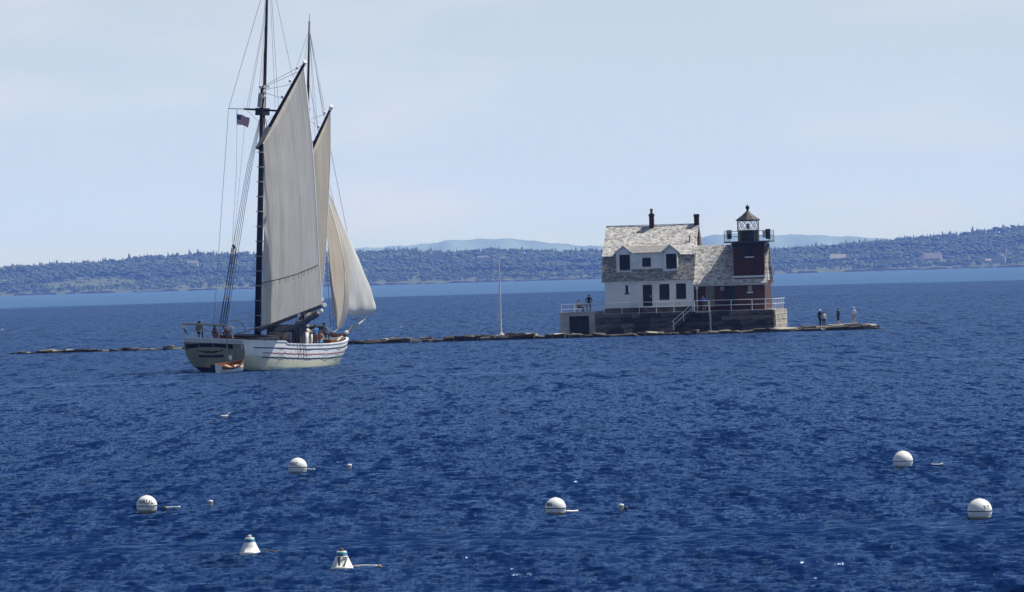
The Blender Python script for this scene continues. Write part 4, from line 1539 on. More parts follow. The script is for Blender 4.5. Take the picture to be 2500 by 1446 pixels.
# ================================================================== schooner
PHI = R(26)
HEEL = R(3.3)
S_LOC = on_z(519, 907.4)
S_M = Matrix.Translation(S_LOC) @ Matrix.Rotation(math.pi / 2 - PHI, 4, 'Z') @ Matrix.Rotation(HEEL, 4, 'X')
S_INV = S_M.inverted()
def S(px, py, xl):
    """pixel -> point in schooner coordinates on the plane xl metres forward of the transom"""
    e = S_INV @ EYE
    d = S_INV.to_3x3() @ ray(px, py)
    t = (xl - e.x) / d.x
    return e + d * t
sch = thing('schooner', 'two-masted white and cream schooner under sail with striped hull', 'schooner', S_LOC)
sch.rotation_euler = S_M.to_euler()
M_hullw = mat('hull_white', (0.8, 0.8, 0.78), 0.45, 0.06, 1.0, c3=(0.7, 0.7, 0.67), s3=0.6)
M_hullc = mat('hull_cream', (0.74, 0.71, 0.50), 0.5, 0.06, 1.0, c3=(0.62, 0.6, 0.43), s3=0.5)
M_navy = mat('navy_stripe', (0.02, 0.03, 0.09), 0.5, 0.2, 2.0)
M_red = mat('red_stripe', (0.35, 0.03, 0.05), 0.5, 0.2, 2.0)
M_bottom = mat('bottom_paint', (0.012, 0.013, 0.025), 0.6, 0.3, 1.5)
M_deck = mat('deck_pine', (0.32, 0.25, 0.17), 0.75, 0.2, 2.0, stretch=(0.3, 6, 1))
M_wood = mat('varnished_wood', (0.17, 0.06, 0.022), 0.4, 0.35, 2.0, stretch=(1, 5, 5))
M_spar = mat('spar_black', (0.008, 0.008, 0.018), 0.5, 0.3, 2.0)
M_topm = mat('topmast_brown', (0.07, 0.045, 0.035), 0.55, 0.3, 2.0)
M_rope = mat('tarred_rope', (0.05, 0.05, 0.06), 0.8, 0.3, 5.0)
M_rope_pale = mat('manila_rope', (0.30, 0.29, 0.28), 0.8, 0.2, 5.0)
M_wire = mat('stay_wire', (0.14, 0.15, 0.17), 0.6, 0.2, 5.0)
M_edge = mat('bolt_rope_white', (0.80, 0.80, 0.78), 0.7, 0.05, 3.0)
M_buff = mat('buff_paint', (0.42, 0.38, 0.30), 0.6, 0.15, 2.0)

BD = [(0, 2.5), (2, 2.78), (5, 3.05), (9, 3.15), (12.5, 3.0), (15.5, 2.5), (18, 1.72), (19.5, 1.1), (20.5, 0.55), (21, 0.1)]
RW = [(0, 0.62), (2, 0.8), (5, 0.92), (10, 0.95), (14, 0.88), (17, 0.72), (19, 0.5), (20.3, 0.3), (21, 0.25)]
SH = [(0, 2.38), (3, 2.28), (5.6, 2.2), (5.9, 2.02), (9, 1.9), (13, 1.84), (17, 1.86), (21, 2.05)]
def sheer(x):
    return lerp_list(SH, x)
def hull_pt(x, z):
    zs = sheer(x)
    bd, rw = lerp_list(BD, x), lerp_list(RW, x)
    r = z / zs
    if r >= 0:
        e = 1.9 + 1.5 * max(0, 1 - x / 4)
        w = rw + (1 - rw) * (1 - (1 - min(1, r)) ** e)
        if x < 4:
            w += (0.03 - 0.12 * max(0, r - 0.65)) * (4 - x) / 4
    else:
        w = rw * max(0.05, 1 + r * (1.6 if x > 3 else 3.0))
    xs = x
    if x > 17.5:
        xs = x + (z - zs) * 0.42 * (x - 17.5) / 3.5
    if x < 2.0:
        xs = x + (zs - z) * 0.30 * (2 - x) / 2
    return xs, bd * w, z
stations = [0, 0.5, 1, 1.6, 2.4, 3.4, 4.6, 5.6, 5.9, 7, 8.5, 10, 11.5, 13, 14.5, 16, 17.2, 18.2, 19, 19.7, 20.3, 20.7, 21]
BAND = 1.08
def rows(x):
    zs = sheer(x)
    zb = 0.24 * max(0, 1 - x / 3.5) + 0.02
    zmid = zs - BAND
    return [-0.9, -0.4, zb, zb + (zmid - zb) * 0.33, zb + (zmid - zb) * 0.66, zmid, zmid + BAND * 0.25, zmid + BAND * 0.5, zmid + BAND * 0.75, zs]
hb = MB()
for sg in (-1, 1):
    P = []
    for x in stations:
        row = []
        for z in rows(x):
            q = hull_pt(x, z)
            row.append((q[0], q[1] * sg, q[2]))
        P.append(row)
    hb.grid(P, mi=lambda i, j: 2 if j < 2 else (1 if j < 5 else 0))
# transom
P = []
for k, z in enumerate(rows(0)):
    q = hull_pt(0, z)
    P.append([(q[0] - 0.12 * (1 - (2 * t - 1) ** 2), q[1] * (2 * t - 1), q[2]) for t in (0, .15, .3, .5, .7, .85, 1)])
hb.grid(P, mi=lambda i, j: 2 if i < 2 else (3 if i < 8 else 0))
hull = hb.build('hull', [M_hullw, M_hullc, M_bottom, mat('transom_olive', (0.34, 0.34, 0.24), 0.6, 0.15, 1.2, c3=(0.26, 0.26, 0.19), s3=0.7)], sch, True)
hull.data.polygons.foreach_set('use_smooth', [True] * len(hull.data.polygons))
# rail cap and inner bulwark, deck
def deck_z(x):
    return sheer(x) - (0.45 if x < 5.75 else 0.62)
dk = MB()
P = []
for x in stations:
    z = deck_z(x)
    q = hull_pt(x, z)
    P.append([(q[0], q[1] * t * 0.985, z + 0.06 * (1 - t * t)) for t in (-1, -.5, 0, .5, 1)])
dk.grid(P)
dk.build('deck', M_deck, sch)
for sg in (-1, 1):
    rc = MB()
    P = []
    for x in stations:
        z = sheer(x)
        q = hull_pt(x, z)
        y0, y1 = q[1] + 0.05, max(0.0, q[1] - 0.16)
        P.append([(q[0], sg * y0, z - 0.01), (q[0], sg * y0, z + 0.07), (q[0], sg * y1, z + 0.07), (q[0], sg * y1, z - 0.01), (q[0], sg * max(0, y1 + 0.08), z - 0.6)])
    rc.grid(P)
    rc.build('rail_cap', M_hullw, sch)
q = hull_pt(0, sheer(0))
MB().box(-0.2, 0.12, -q[1] - 0.03, q[1] + 0.03, sheer(0) + 0.002, sheer(0) + 0.08).build('rail_cap', M_hullw, sch)
# painted stripes follow the sheer, a hair proud of the planking
def stripe(off, hgt, mt, name, wav=0.0, x0=1.2):
    for sg in (-1, 1):
        s_ = MB()
        P = []
        n_ = 90
        for k in range(n_ + 1):
            x = x0 + (20.9 - x0) * k / n_
            zc = sheer(x) - off if x > 5.9 else 2.04 - off + (5.9 - x) * 0.03
            if wav:
                zc += wav * math.sin(x * 7.0)
            row = []
            for dz in (-hgt / 2, hgt / 2):
                qq = hull_pt(x, zc + dz)
                row.append((qq[0] + (0.006 if x > 20 else 0), sg * (qq[1] + 0.012), qq[2]))
            P.append(row)
        s_.grid(P)
        s_.build(name, mt, hull)
stripe(0.34, 0.09, M_navy, 'stripe')
stripe(0.72, 0.07, M_red, 'stripe', 0.02, 2.5)
stripe(1.05, 0.10, M_navy, 'stripe', 0.015, 2.5)
# transom dark band of panels and the carved, painted name boards under it
def on_transom(y, z, off=0.02):
    q = hull_pt(0, z)
    t = (y / q[1] + 1) / 2
    return (q[0] - 0.12 * (1 - (2 * t - 1) ** 2) - off, y, z)
def tpatch(name, pts_top, pts_bot, mt):
    t_ = MB()
    t_.grid([[on_transom(y, z) for (y, z) in pts_top], [on_transom(y, z) for (y, z) in pts_bot]])
    t_.build(name, mt, hull)
def T(px, py):
    p = S(px, py, 0.1)
    return (p.y, p.z)
for (xa, xb) in ((453, 486), (487.5, 521), (522.5, 553), (558, 569)):
    tops, bots = [], []
    for k in range(6):
        x = xa + (xb - xa) * k / 5
        c_ = ((x - 511) / 58.0) ** 2
        tops.append(T(x, 838.5 + 2.5 * c_))
        bots.append(T(x, 847.5 + 5.5 * c_))
    tpatch('transom_panel', tops, bots, M_spar)
tops, bots = [], []
for k in range(13):
    u = k / 12
    x = 477 + 68 * u
    c_ = (2 * u - 1) ** 2
    tops.append(T(x, 857.5 - 3.0 * c_ + (0.8 if k % 3 == 1 else 0)))
    bots.append(T(x, 862.5 - 6.0 * c_ - (1.2 if k % 4 == 2 else 0)))
tpatch('name_carving', tops, bots, M_spar)
tops, bots = [], []
for k in range(10):
    u = k / 9
    x = 482 + 62 * u
    tops.append(T(x, 867.5 + 1.5 * (2 * u - 1) ** 2 * -1 + (0.6 if k % 2 else 0)))
    bots.append(T(x, 873.5 - 1.0 * (2 * u - 1) ** 2))
tpatch('hailing_port_board', tops, bots, M_spar)
# rudder
MB().box(-0.25, 0.35, -0.07, 0.07, -0.8, 0.5).build('rudder', M_bottom, sch)

# ---- spars
def mast(xl, pxb, pyb, pxt, pyt, r0, r1, mt, name='mast'):
    a, b = S(pxb, pyb, xl), S(pxt, pyt, xl)
    MB().tube([a, a.lerp(b, .5), b], r0, 12, r1).build(name, mt, sch, True)
    return a, b
XM, XF = 7.4, 14.9
mA, mB = mast(XM, 628.5, 830, 642.5, 212, 0.25, 0.20, M_spar)
tA, tB = mast(XM + 0.35, 644.5, 262, 655.5, -130, 0.135, 0.08, M_topm, 'topmast')
fA, fB = mast(XF, 735, 835, 751.0, 262, 0.23, 0.19, M_spar)
f2A, f2B = mast(XF + 0.35, 749.5, 345, 755.5, 52, 0.125, 0.07, M_topm, 'topmast')
MB().tube([f2B, f2B + Vector((0, 0, 0.55))], 0.02, 5).build('burgee_staff', M_wire, sch)
# masthead cap, white mast top, crosstrees
c = mB
MB().box(c.x - 0.28, c.x + 0.62, c.y - 0.2, c.y + 0.2, c.z - 0.12, c.z + 0.1).build('masthead_cap', mat('masthead_white', (0.45, 0.44, 0.42), 0.6, 0.3, 4.0), sch)
for q_ in ((636, 212), (645, 224), (638, 236), (647, 238)):
    MB().lathe([(.03, -.14), (.12, -.07), (.12, .07), (.03, .14)], 8, tuple(S(q_[0], q_[1], XM - 0.3))).build('block', M_edge, sch)
MB().tube([S(633.5, 262, XM - 0.3), S(636.5, 228, XM - 0.3)], 0.17, 8).build('furled_topsail', mat('canvas_furled', (0.42, 0.40, 0.36), 0.8, 0.2, 3.0), sch)
for dx in (-0.25, 0.35):
    a, b = S(600, 266.5, XM), S(681, 271, XM)
    a.x += dx
    b.x += dx
    MB().tube([a, (a + b) / 2, b], 0.08, 6).build('crosstree', M_spar, sch)
MB().box(mB.x - 0.5, mB.x + 0.6, S(640, 275, XM).y - 0.32, S(640, 275, XM).y + 0.32, S(640, 282, XM).z, S(640, 264, XM).z).build('trestletree', M_spar, sch)
MB().tube([S(558, 265.5, XM), S(602, 266.5, XM)], 0.03, 5).build('spreader', M_wire, sch)
MB().tube([S(764, 346.5, XF), S(735, 345, XF)], 0.09, 6).build('crosstree', M_spar, sch)

# ---- sails
def sail_mat(name, c, trans):
    mt, n, l, b = new_mat(name)
    uvn = n.new('ShaderNodeUVMap')
    uvn.uv_map = 'UVMap'
    sepn = n.new('ShaderNodeSeparateXYZ')
    l.new(uvn.outputs['UV'], sepn.inputs['Vector'])
    # cloths: narrow panels, each a shade of its own, with a darker seam
    mu = n.new('ShaderNodeMath')
    mu.operation = 'MULTIPLY'
    l.new(sepn.outputs['X'], mu.inputs[0])
    mu.inputs[1].default_value = 22.0
    fl = n.new('ShaderNodeMath')
    fl.operation = 'FLOOR'
    l.new(mu.outputs[0], fl.inputs[0])
    wn = n.new('ShaderNodeTexWhiteNoise')
    wn.noise_dimensions = '1D'
    l.new(fl.outputs[0], wn.inputs['W'])
    fr = n.new('ShaderNodeMath')
    fr.operation = 'FRACT'
    l.new(mu.outputs[0], fr.inputs[0])
    sm_ = n.new('ShaderNodeMath')
    sm_.operation = 'LESS_THAN'
    l.new(fr.outputs[0], sm_.inputs[0])
    sm_.inputs[1].default_value = 0.16
    tcn = n.new('ShaderNodeTexCoord')
    mpn = n.new('ShaderNodeMapping')
    mpn.inputs['Scale'].default_value = (0.8, 0.8, 0.22)
    l.new(tcn.outputs['Object'], mpn.inputs['Vector'])
    nz = n.new('ShaderNodeTexNoise')
    nz.inputs['Scale'].default_value = 1.2
    nz.inputs['Detail'].default_value = 6
    nz.inputs['Roughness'].default_value = 0.6
    l.new(mpn.outputs['Vector'], nz.inputs['Vector'])
    v1 = n.new('ShaderNodeMath')
    v1.operation = 'MULTIPLY_ADD'
    l.new(wn.outputs['Value'], v1.inputs[0])
    v1.inputs[1].default_value = 0.10
    v1.inputs[2].default_value = 0.82
    v2 = n.new('ShaderNodeMath')
    v2.operation = 'MULTIPLY_ADD'
    l.new(sm_.outputs[0], v2.inputs[0])
    v2.inputs[1].default_value = -0.12
    l.new(v1.outputs[0], v2.inputs[2])
    v3 = n.new('ShaderNodeMath')
    v3.operation = 'MULTIPLY_ADD'
    l.new(nz.outputs['Fac'], v3.inputs[0])
    v3.inputs[1].default_value = 0.42
    l.new(v2.outputs[0], v3.inputs[2])
    sub = n.new('ShaderNodeMath')
    sub.operation = 'SUBTRACT'
    l.new(v3.outputs[0], sub.inputs[0])
    sub.inputs[1].default_value = 0.17
    mc = n.new('ShaderNodeMix')
    mc.data_type = 'RGBA'
    mc.inputs['A'].default_value = (0, 0, 0, 1)
    mc.inputs['B'].default_value = (*c, 1)
    l.new(sub.outputs[0], mc.inputs['Factor'])
    df = n.new('ShaderNodeBsdfDiffuse')
    tl = n.new('ShaderNodeBsdfTranslucent')
    l.new(mc.outputs['Result'], df.inputs['Color'])
    l.new(mc.outputs['Result'], tl.inputs['Color'])
    ms = n.new('ShaderNodeMixShader')
    ms.inputs['Fac'].default_value = trans
    l.new(df.outputs[0], ms.inputs[1])
    l.new(tl.outputs[0], ms.inputs[2])
    l.new(ms.outputs[0], n['Material Output'].inputs['Surface'])
    MATS[name] = mt
    return mt
M_sail = sail_mat('canvas_grey', (0.72, 0.69, 0.63), 0.36)
M_sail_w = sail_mat('canvas_white', (0.86, 0.84, 0.77), 0.3)
M_sail_t = sail_mat('canvas_tan', (0.72, 0.65, 0.54), 0.34)

def sail(name, luff, leech, bulge, mt, nu=22, nv=30, peak=0.42, parent=None, foot_sag=0.0):
    """luff, leech: curves (lists of Vectors, bottom to top); bulge: Vector at full draught"""
    def along(c, v):
        k = v * (len(c) - 1)
        i = min(len(c) - 2, int(k))
        return c[i].lerp(c[i + 1], k - i)
    P = []
    for i in range(nv + 1):
        v = i / nv
        a, b = along(luff, v), along(leech, v)
        row = []
        for j in range(nu + 1):
            u = j / nu
            g = math.sin(math.pi * u ** (math.log(0.5) / math.log(peak)))
            prof = math.sin(math.pi * (0.12 + 0.80 * v)) * g
            p = a.lerp(b, u) + bulge * prof
            cr = 0.035 * math.sin(26 * u + 9 * v * (1 - u)) * (1 - v) ** 1.5 * u + 0.03 * math.sin(30 * v + 14 * u) * (1 - u) ** 2 + 0.02 * math.sin(17 * u * (1.3 - v) + 5)
            p = p + bulge.normalized() * cr
            if foot_sag:
                p = p + Vector((0, 0, -foot_sag * math.sin(math.pi * u) * (1 - v) ** 6))
            row.append(p)
        P.append(row)
    s_ = MB()
    s_.grid(P, uv=True)
    o = s_.build(name, mt, parent or sch, True)
    return o, P
def catmull(pts, n_=8):
    out = []
    for i in range(len(pts) - 1):
        p0, p1, p2, p3 = pts[max(0, i - 1)], pts[i], pts[i + 1], pts[min(len(pts) - 1, i + 2)]
        for k in range(n_):
            t = k / n_
            out.append(0.5 * ((2 * p1) + (p2 - p0) * t + (2 * p0 - 5 * p1 + 4 * p2 - p3) * t * t + (3 * p1 - p0 - 3 * p2 + p3) * t ** 3))
    out.append(pts[-1])
    return out

# mainsail: boom swung out to starboard and aft
XB = XM - 8.0                               # boom end, abreast of the stern
luff = [S(640, 797, XM - 0.35), S(644, 570, XM - 0.35), S(645, 352, XM - 0.35)]
leech = catmull([S(786, 747, XB), S(779, 640, XB + .3), S(770, 480, XB + 0.8), S(759, 320, XB + 1.6), S(742, 168, XM - 4.6)])
ms_, MP = sail('mainsail', luff, leech, Vector((0.5, -0.5, 0)), M_sail, peak=0.4)
MB().tube(leech, 0.055, 6).build('leech_rope', M_edge, ms_)
# bend the head of the sail to the gaff: the gaff lies along the top row
gaffA, gaffB = S(629, 362, XM - 0.1), S(743.5, 155, XM - 4.8)
MB().tube([gaffA, gaffA.lerp(gaffB, .5), gaffB], 0.15, 8, 0.11).build('gaff', M_spar, sch)
MB().tube([gaffA + Vector((-.15, 0, 0)), gaffA.lerp(gaffB, .26) + Vector((-.15, 0, 0))], 0.1, 8, 0.17).build('gaff_jaws', mat('canvas_furled', (0.42, 0.40, 0.36)), sch)
MB().tube([gaffB, gaffB.lerp(gaffA, -0.02)], 0.14, 8).build('gaff_tip', M_edge, sch)
hd_ = MB()
top = MP[-1]
hd_.grid([[p for p in top], [gaffA.lerp(gaffB, 0.06 + 0.9 * (k / (len(top) - 1))) for k in range(len(top))]])
hd_.uv = [(k / (len(top) - 1), 1.0) for _ in range(2) for k in range(len(top))]
hd_.build('head_cloth', M_sail, ms_)
boomA, boomB = S(632, 806, XM - 0.2), S(789, 746, XB - 0.1)
MB().tube([boomA, boomA.lerp(boomB, .5), boomB], 0.15, 8, 0.13).build('boom', mat('boom_grey', (0.10, 0.095, 0.10), 0.6, 0.3, 2.0), sch)
MB().tube([boomB, boomB.lerp(boomA, -0.025)], 0.17, 8).build('boom_end', M_edge, sch)
# gathered foot of the sail lashed under the boom
roll_ = MB()
pts = []
for k in range(12):
    u = k / 11
    p = boomA.lerp(boomB, 0.30 + 0.62 * u) + Vector((0.0, 0, -0.32 - 0.42 * math.sin(math.pi * (0.2 + 0.7 * u)) + 0.05 * math.sin(k * 2.3)))
    pts.append(p)
roll_.tube(pts, 0.26, 8, 0.2)
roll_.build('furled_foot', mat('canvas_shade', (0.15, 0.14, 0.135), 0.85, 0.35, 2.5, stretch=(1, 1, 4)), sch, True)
for px_, py_ in ((730, 771), (768, 775), (785, 760)):
    q = S(px_, py_, XB + 1.2)
    MB().lathe([(.04, -.17), (.11, -.1), (.13, 0), (.1, .11), (.03, .17)], 8, tuple(q)).build('block', M_edge, sch)
# reef band across the mainsail
rbm = MB().tube([Vector(q) + Vector((-0.12, 0.06, 0)) for q in [MP[int(30 * (0.235 + 0.0 * u / 12))][min(22, int(22 * u / 12))].lerp(MP[min(30, int(30 * 0.235) + 1)][min(22, int(22 * u / 12))], 0.05) for u in range(13)]], 0.035, 5)
for u in range(1, 13):
    q = MP[7][min(22, int(22 * u / 12.5))]
    MB().tube([q + Vector((-0.14, 0.07, 0.05)), q + Vector((-0.16, 0.09, -0.16)), q + Vector((-0.14, 0.1, -0.34))], 0.016, 4).build('reef_point', M_rope, ms_)
rbm.build('reef_band', mat('reef_band', (0.13, 0.12, 0.12), 0.8, 0.2, 3.0), ms_)
# mast hoops
for k in range(12):
    py_ = 372 + k * 36.2
    q = S(629.5 + (800 - py_) * 0.0232, py_, XM)
    tr = MB()
    tr.tube([(0.30 * math.cos(t) + q.x - 0.05, 0.30 * math.sin(t) + q.y, q.z) for t in [2 * math.pi * i / 16 for i in range(17)]], 0.035, 5, cap=False)
    tr.build('mast_hoop', M_rope_pale, sch)

# foresail
XFB = XF - 5.6
luff = [S(742, 795, XF - 0.35), S(748, 600, XF - 0.35), S(753, 396, XF - 0.35)]
leech = catmull([S(784, 728, XFB), S(794, 620, XFB + .2), S(801, 500, XFB + 0.5), S(806, 380, XFB + 1.0), S(806.5, 275, XF - 3.9)])
fs_, FP_ = sail('foresail', luff, leech, Vector((0.5, -0.45, 0)), M_sail_t, peak=0.4)
MB().tube(leech, 0.05, 6).build('leech_rope', M_edge, fs_)
gA, gB = S(745, 398, XF - 0.1), S(808.5, 263, XF - 4.0)
MB().tube([gA, gB], 0.14, 8, 0.10).build('gaff', M_spar, sch)
MB().tube([gB.lerp(gA, 0.03), gB.lerp(gA, -0.03)], 0.14, 8).build('gaff_tip', M_edge, sch)
hd_ = MB()
top = FP_[-1]
hd_.grid([[p for p in top], [gA.lerp(gB, 0.06 + 0.9 * (k / (len(top) - 1))) for k in range(len(top))]])
hd_.uv = [(k / (len(top) - 1), 1.0) for _ in range(2) for k in range(len(top))]
hd_.build('head_cloth', M_sail_t, fs_)
bA, bB = S(738, 802, XF - 0.2), S(786, 732, XFB - 0.1)
MB().tube([bA, bB], 0.12, 8, 0.1).build('boom', M_buff, sch)
MB().tube([bB.lerp(bA, .02), bB.lerp(bA, -.02)], 0.14, 8).build('boom_end', M_edge, sch)

# bowsprit
SPR = 26.3
sA, sB = S(822, 833, 20.0), S(893, 778, SPR)
MB().tube([sA, sB], 0.10, 10, 0.05).build('bowsprit', M_buff, sch)
MB().tube([S(858, 779, SPR - 2.2), S(899, 778, SPR)], 0.035, 5).build('dolphin_striker_spreader', M_spar, sch)
MB().tube([sB.lerp(sA, .25), S(868, 800, SPR - 1.8)], 0.04, 5).build('martingale', M_spar, sch)
# staysail: full-bellied, leech towards us
luff = catmull([S(822, 800, 20.6), S(806, 690, 19.2), S(800, 600, 18.0), S(790, 470, 16.4)])
leech = catmull([S(826, 801, 17.2), S(838, 755, 16.9), S(842, 690, 16.6), S(836, 620, 16.4), S(821, 555, 16.3), S(795, 470, 16.1)])
ss_, SP_ = sail('staysail', luff, leech, Vector((0.6, -0.55, 0)), M_sail_t, peak=0.68, nu=20, nv=34)
MB().tube(leech, 0.05, 5).build('leech_rope', M_edge, ss_)
# jib: set outside it, clew low and out to starboard
luff = catmull([S(898, 768, 25.9), S(912, 755, 25.8), S(903, 722, 25.2), S(880, 668, 23.8), S(855, 612, 22.3), S(833, 560, 20.8), S(798, 470, 18.4)])
leech = catmull([S(838, 766, 20.2), S(837, 750, 20.0), S(830, 700, 19.6), S(816, 610, 18.8), S(802, 520, 18.3), S(797, 470, 18.2)])
jb_, JP_ = sail('jib', luff, leech, Vector((0.3, -0.62, -0.1)), M_sail_w, peak=0.30, nu=20, nv=34, foot_sag=0.12)
MB().tube(leech, 0.04, 5).build('leech_rope', M_edge, jb_)

# ---- standing and running rigging
def line(name, pts, r, mt):
    MB().tube([S(*p) for p in pts], r, 5).build(name, mt, sch)
for k in range(4):                          # port main shrouds
    line('shroud', [(635.5 + k * 0.8, 284 + k * 3, XM), (604 + 3.6 * k, 405, XM - 0.2 + 0.2 * k), (534 + 6.0 * k, 800, XM - 1.0 + 0.6 * k)], 0.02, M_rope)
for k in range(3):
    line('lanyard', [(566 + 5 * k, 604, XM - 0.6), (538 + 6 * k, 792, XM - 0.8)], 0.03, M_rope)
line('deadeye', [(569, 598, XM - .6), (573, 606, XM - .6)], 0.11, M_rope)
line('deadeye', [(552, 722, XM - .7), (556, 729, XM - .7)], 0.09, M_edge)
line('backstay', [(654, -60, XM), (558, 265, XM), (532, 640, XM - 1), (521, 800, XM - 1.5)], 0.016, M_wire)
line('halyard', [(579, 268, XM), (577, 420, XM), (556, 790, XM - 1)], 0.012, M_wire)
line('halyard', [(598, 300, XM), (585, 440, XM), (560, 700, XM)], 0.010, M_wire)
for k, (x0, x1) in enumerate(((648, 602), (649, 607), (650, 628), (651, 634))):
    line('topmast_shroud', [(x0 + 5, -60, XM + .3), (x0 - 6 + k * 1.5, 60, XM + .3), (x1, 266, XM)], 0.013, M_wire)
for (x0, y0, x1, y1) in ((660, -60, 680, 268), (662, -60, 714, 186), (658, -60, 672, 262), (602, 268, 634, 300), (680, 272, 648, 300), (655, 300, 668, 330)):
    line('stay', [(x0, y0, XM + .3), (x1, y1, XM + .1)], 0.013, M_wire)
for (x1, y1) in ((741, 158), (731, 174), (711, 206), (692, 241)):    # peak halyards
    f_ = (x1 - 629) / 114.5
    line('peak_halyard', [(650, 207 + (y1 - 158) * 0.25, XM), (x1, y1, XM - 0.1 - 4.7 * f_)], 0.016, M_wire)
for (x1, y1) in ((728, 172), (711, 204), (692, 242)):
    q = S(x1, y1, XM - 0.1 - 4.7 * (x1 - 629) / 114.5)
    MB().lathe([(.03, -.12), (.1, -.06), (.1, .06), (.03, .12)], 8, tuple(q + Vector((0, 0.1, 0.18)))).build('block', M_edge, sch)
for (x1, y1) in ((795, 282), (780, 316)):
    q = S(x1, y1, XF - 0.1 - 3.9 * (x1 - 745) / 63.0)
    MB().lathe([(.03, -.12), (.1, -.06), (.1, .06), (.03, .12)], 8, tuple(q + Vector((0, 0.1, 0.2)))).build('block', M_edge, sch)
    line('peak_halyard', [(754, 292, XF), (x1, y1 - 3, XF - 3)], 0.014, M_wire)
for (x0, y0, x1, y1) in ((757, 80, 795, 280), (757, 82, 789, 282), (756, 90, 776, 320), (756, 85, 770, 345), (752, 80, 716, 190), (751, 95, 744, 145)):
    line('stay', [(x0, y0, XF), (x1, y1, XF - 1)], 0.012, M_wire)
line('jib_stay', [(757, 90, XF + .4), (800, 330, 18.4), (852, 590, 22.9), (890, 776, SPR - .2)], 0.016, M_wire)
line('fore_stay', [(754, 200, XF + .4), (797, 420, 18.0), (845, 620, 22.0), (872, 785, SPR - 1.6)], 0.014, M_wire)
for (x0, y0, x1, y1) in ((797, 640, 808, 800), (803, 620, 815, 800), (800, 600, 822, 805)):
    line('fore_shroud', [(x0, y0, XF), (x1, y1, XF - .3)], 0.02, M_rope)
for k in range(4):                          # starboard main shrouds and chainplates
    xx = 726 + k * 6.5
    line('shroud', [(648, 290, XM), (xx - 4, 745, XM + .3 * k), (xx, 846, XM - .6 + .6 * k)], 0.022, M_rope)
    line('chainplate', [(xx + 0.5, 846, XM - .6 + .6 * k), (xx + 3, 873, XM - .6 + .6 * k)], 0.022, M_rope)
# boom tackle and lazy lines to the deck
for (x0, y0, x1, y1) in ((712, 786, 705, 846), (722, 780, 716, 846), (745, 775, 742, 850), (736, 778, 732, 850)):
    line('sheet', [(x0, y0, XM - 4.5), (x1, y1, XM - 1.5)], 0.02, M_rope_pale)
line('topping_line', [(580, 815, 2.6), (640, 796, 4.5), (700, 783, 6)], 0.05, M_rope_pale)
line('jib_sheet', [(826, 802, 17.2), (815, 812, 16), (795, 800, 14)], 0.03, M_rope_pale)
line('bow_line', [(843, 822, 20.8), (841, 850, 20.8), (834, 866, 20.5), (824, 868, 20.2)], 0.035, M_spar)
line('anchor_stock', [(850, 808, 21.5), (861, 796, 21.8)], 0.05, M_buff)

# ---- deck gear
def dbox(name, x0, x1, y0, y1, h, mt, dz=0.0):
    zz = deck_z((x0 + x1) / 2) + 0.03 + dz
    return MB().box(x0, x1, y0, y1, zz, zz + h).build(name, mt, sch)
M_house = mat('cabin_grey', (0.22, 0.2, 0.17), 0.6, 0.1, 2.0)
M_cabglass = mat('cabin_glass', (0.015, 0.018, 0.02), 0.15, 0.3, 2.0)
M_canv_dk = mat('dark_canvas', (0.02, 0.02, 0.025), 0.85, 0.3, 3.0)
# after cabin with dark windows to starboard
c1 = dbox('cabin_trunk', 3.2, 6.8, -1.9, 1.2, 0.72, M_house)
zc_ = deck_z(5) + 0.03
MB().box(3.05, 6.95, -2.05, 1.35, zc_ + 0.722, zc_ + 0.80).build('cabin_roof', M_canv_dk, c1)
for k in range(4):
    MB().box(3.45 + k * 0.85, 4.05 + k * 0.85, -1.925, -1.902, zc_ + 0.2, zc_ + 0.58).build('window', M_cabglass, c1)
for k in range(3):
    MB().box(3.178, 3.198, -1.6 + k * 0.9, -1.05 + k * 0.9, zc_ + 0.2, zc_ + 0.58).build('window', M_cabglass, c1)
c2 = dbox('companionway', 7.9, 9.2, -1.7, -0.4, 1.45, M_house)
MB().box(7.878, 7.898, -1.5, -0.6, deck_z(8.5) + 0.1, deck_z(8.5) + 1.3).build('door', M_wood, c2)
c3 = dbox('galley_house', 9.8, 13.6, -2.0, 0.8, 1.85, M_canv_dk)
MB().box(9.7, 13.7, -2.1, 0.9, deck_z(11.7) + 1.9, deck_z(11.7) + 1.97).build('cabin_roof', M_canv_dk, c3)
MB().box(9.778, 9.798, -1.4, -0.5, deck_z(11.7) + 0.1, deck_z(11.7) + 1.6).build('door', M_black, c3)
c4 = dbox('deck_box', 7.6, 9.2, -2.6, -1.9, 0.5, M_wood)
dbox('deck_box', 16.2, 17.3, -1.3, 0.2, 0.75, M_wood)
wl = dbox('windlass', 17.8, 18.4, -0.8, 0.8, 0.45, M_spar)
dbox('wheel_box', 1.0, 1.9, -0.5, 0.5, 0.75, M_wood)
dbox('skylight', 2.1, 3.0, -0.9, 0.6, 0.6, M_wood)
zz = deck_z(1.0) + 0.95
wh = MB()
wh.tube([(0.85, 0.55 * math.cos(t), zz + 0.55 * math.sin(t)) for t in [2 * math.pi * i / 20 for i in range(21)]], 0.04, 6, cap=False)
for i in range(8):
    t = math.pi * i / 4
    wh.tube([(0.85, 0, zz), (0.85, 0.68 * math.cos(t), zz + 0.68 * math.sin(t))], 0.025, 5)
wh.build('steering_wheel', M_wood, sch)
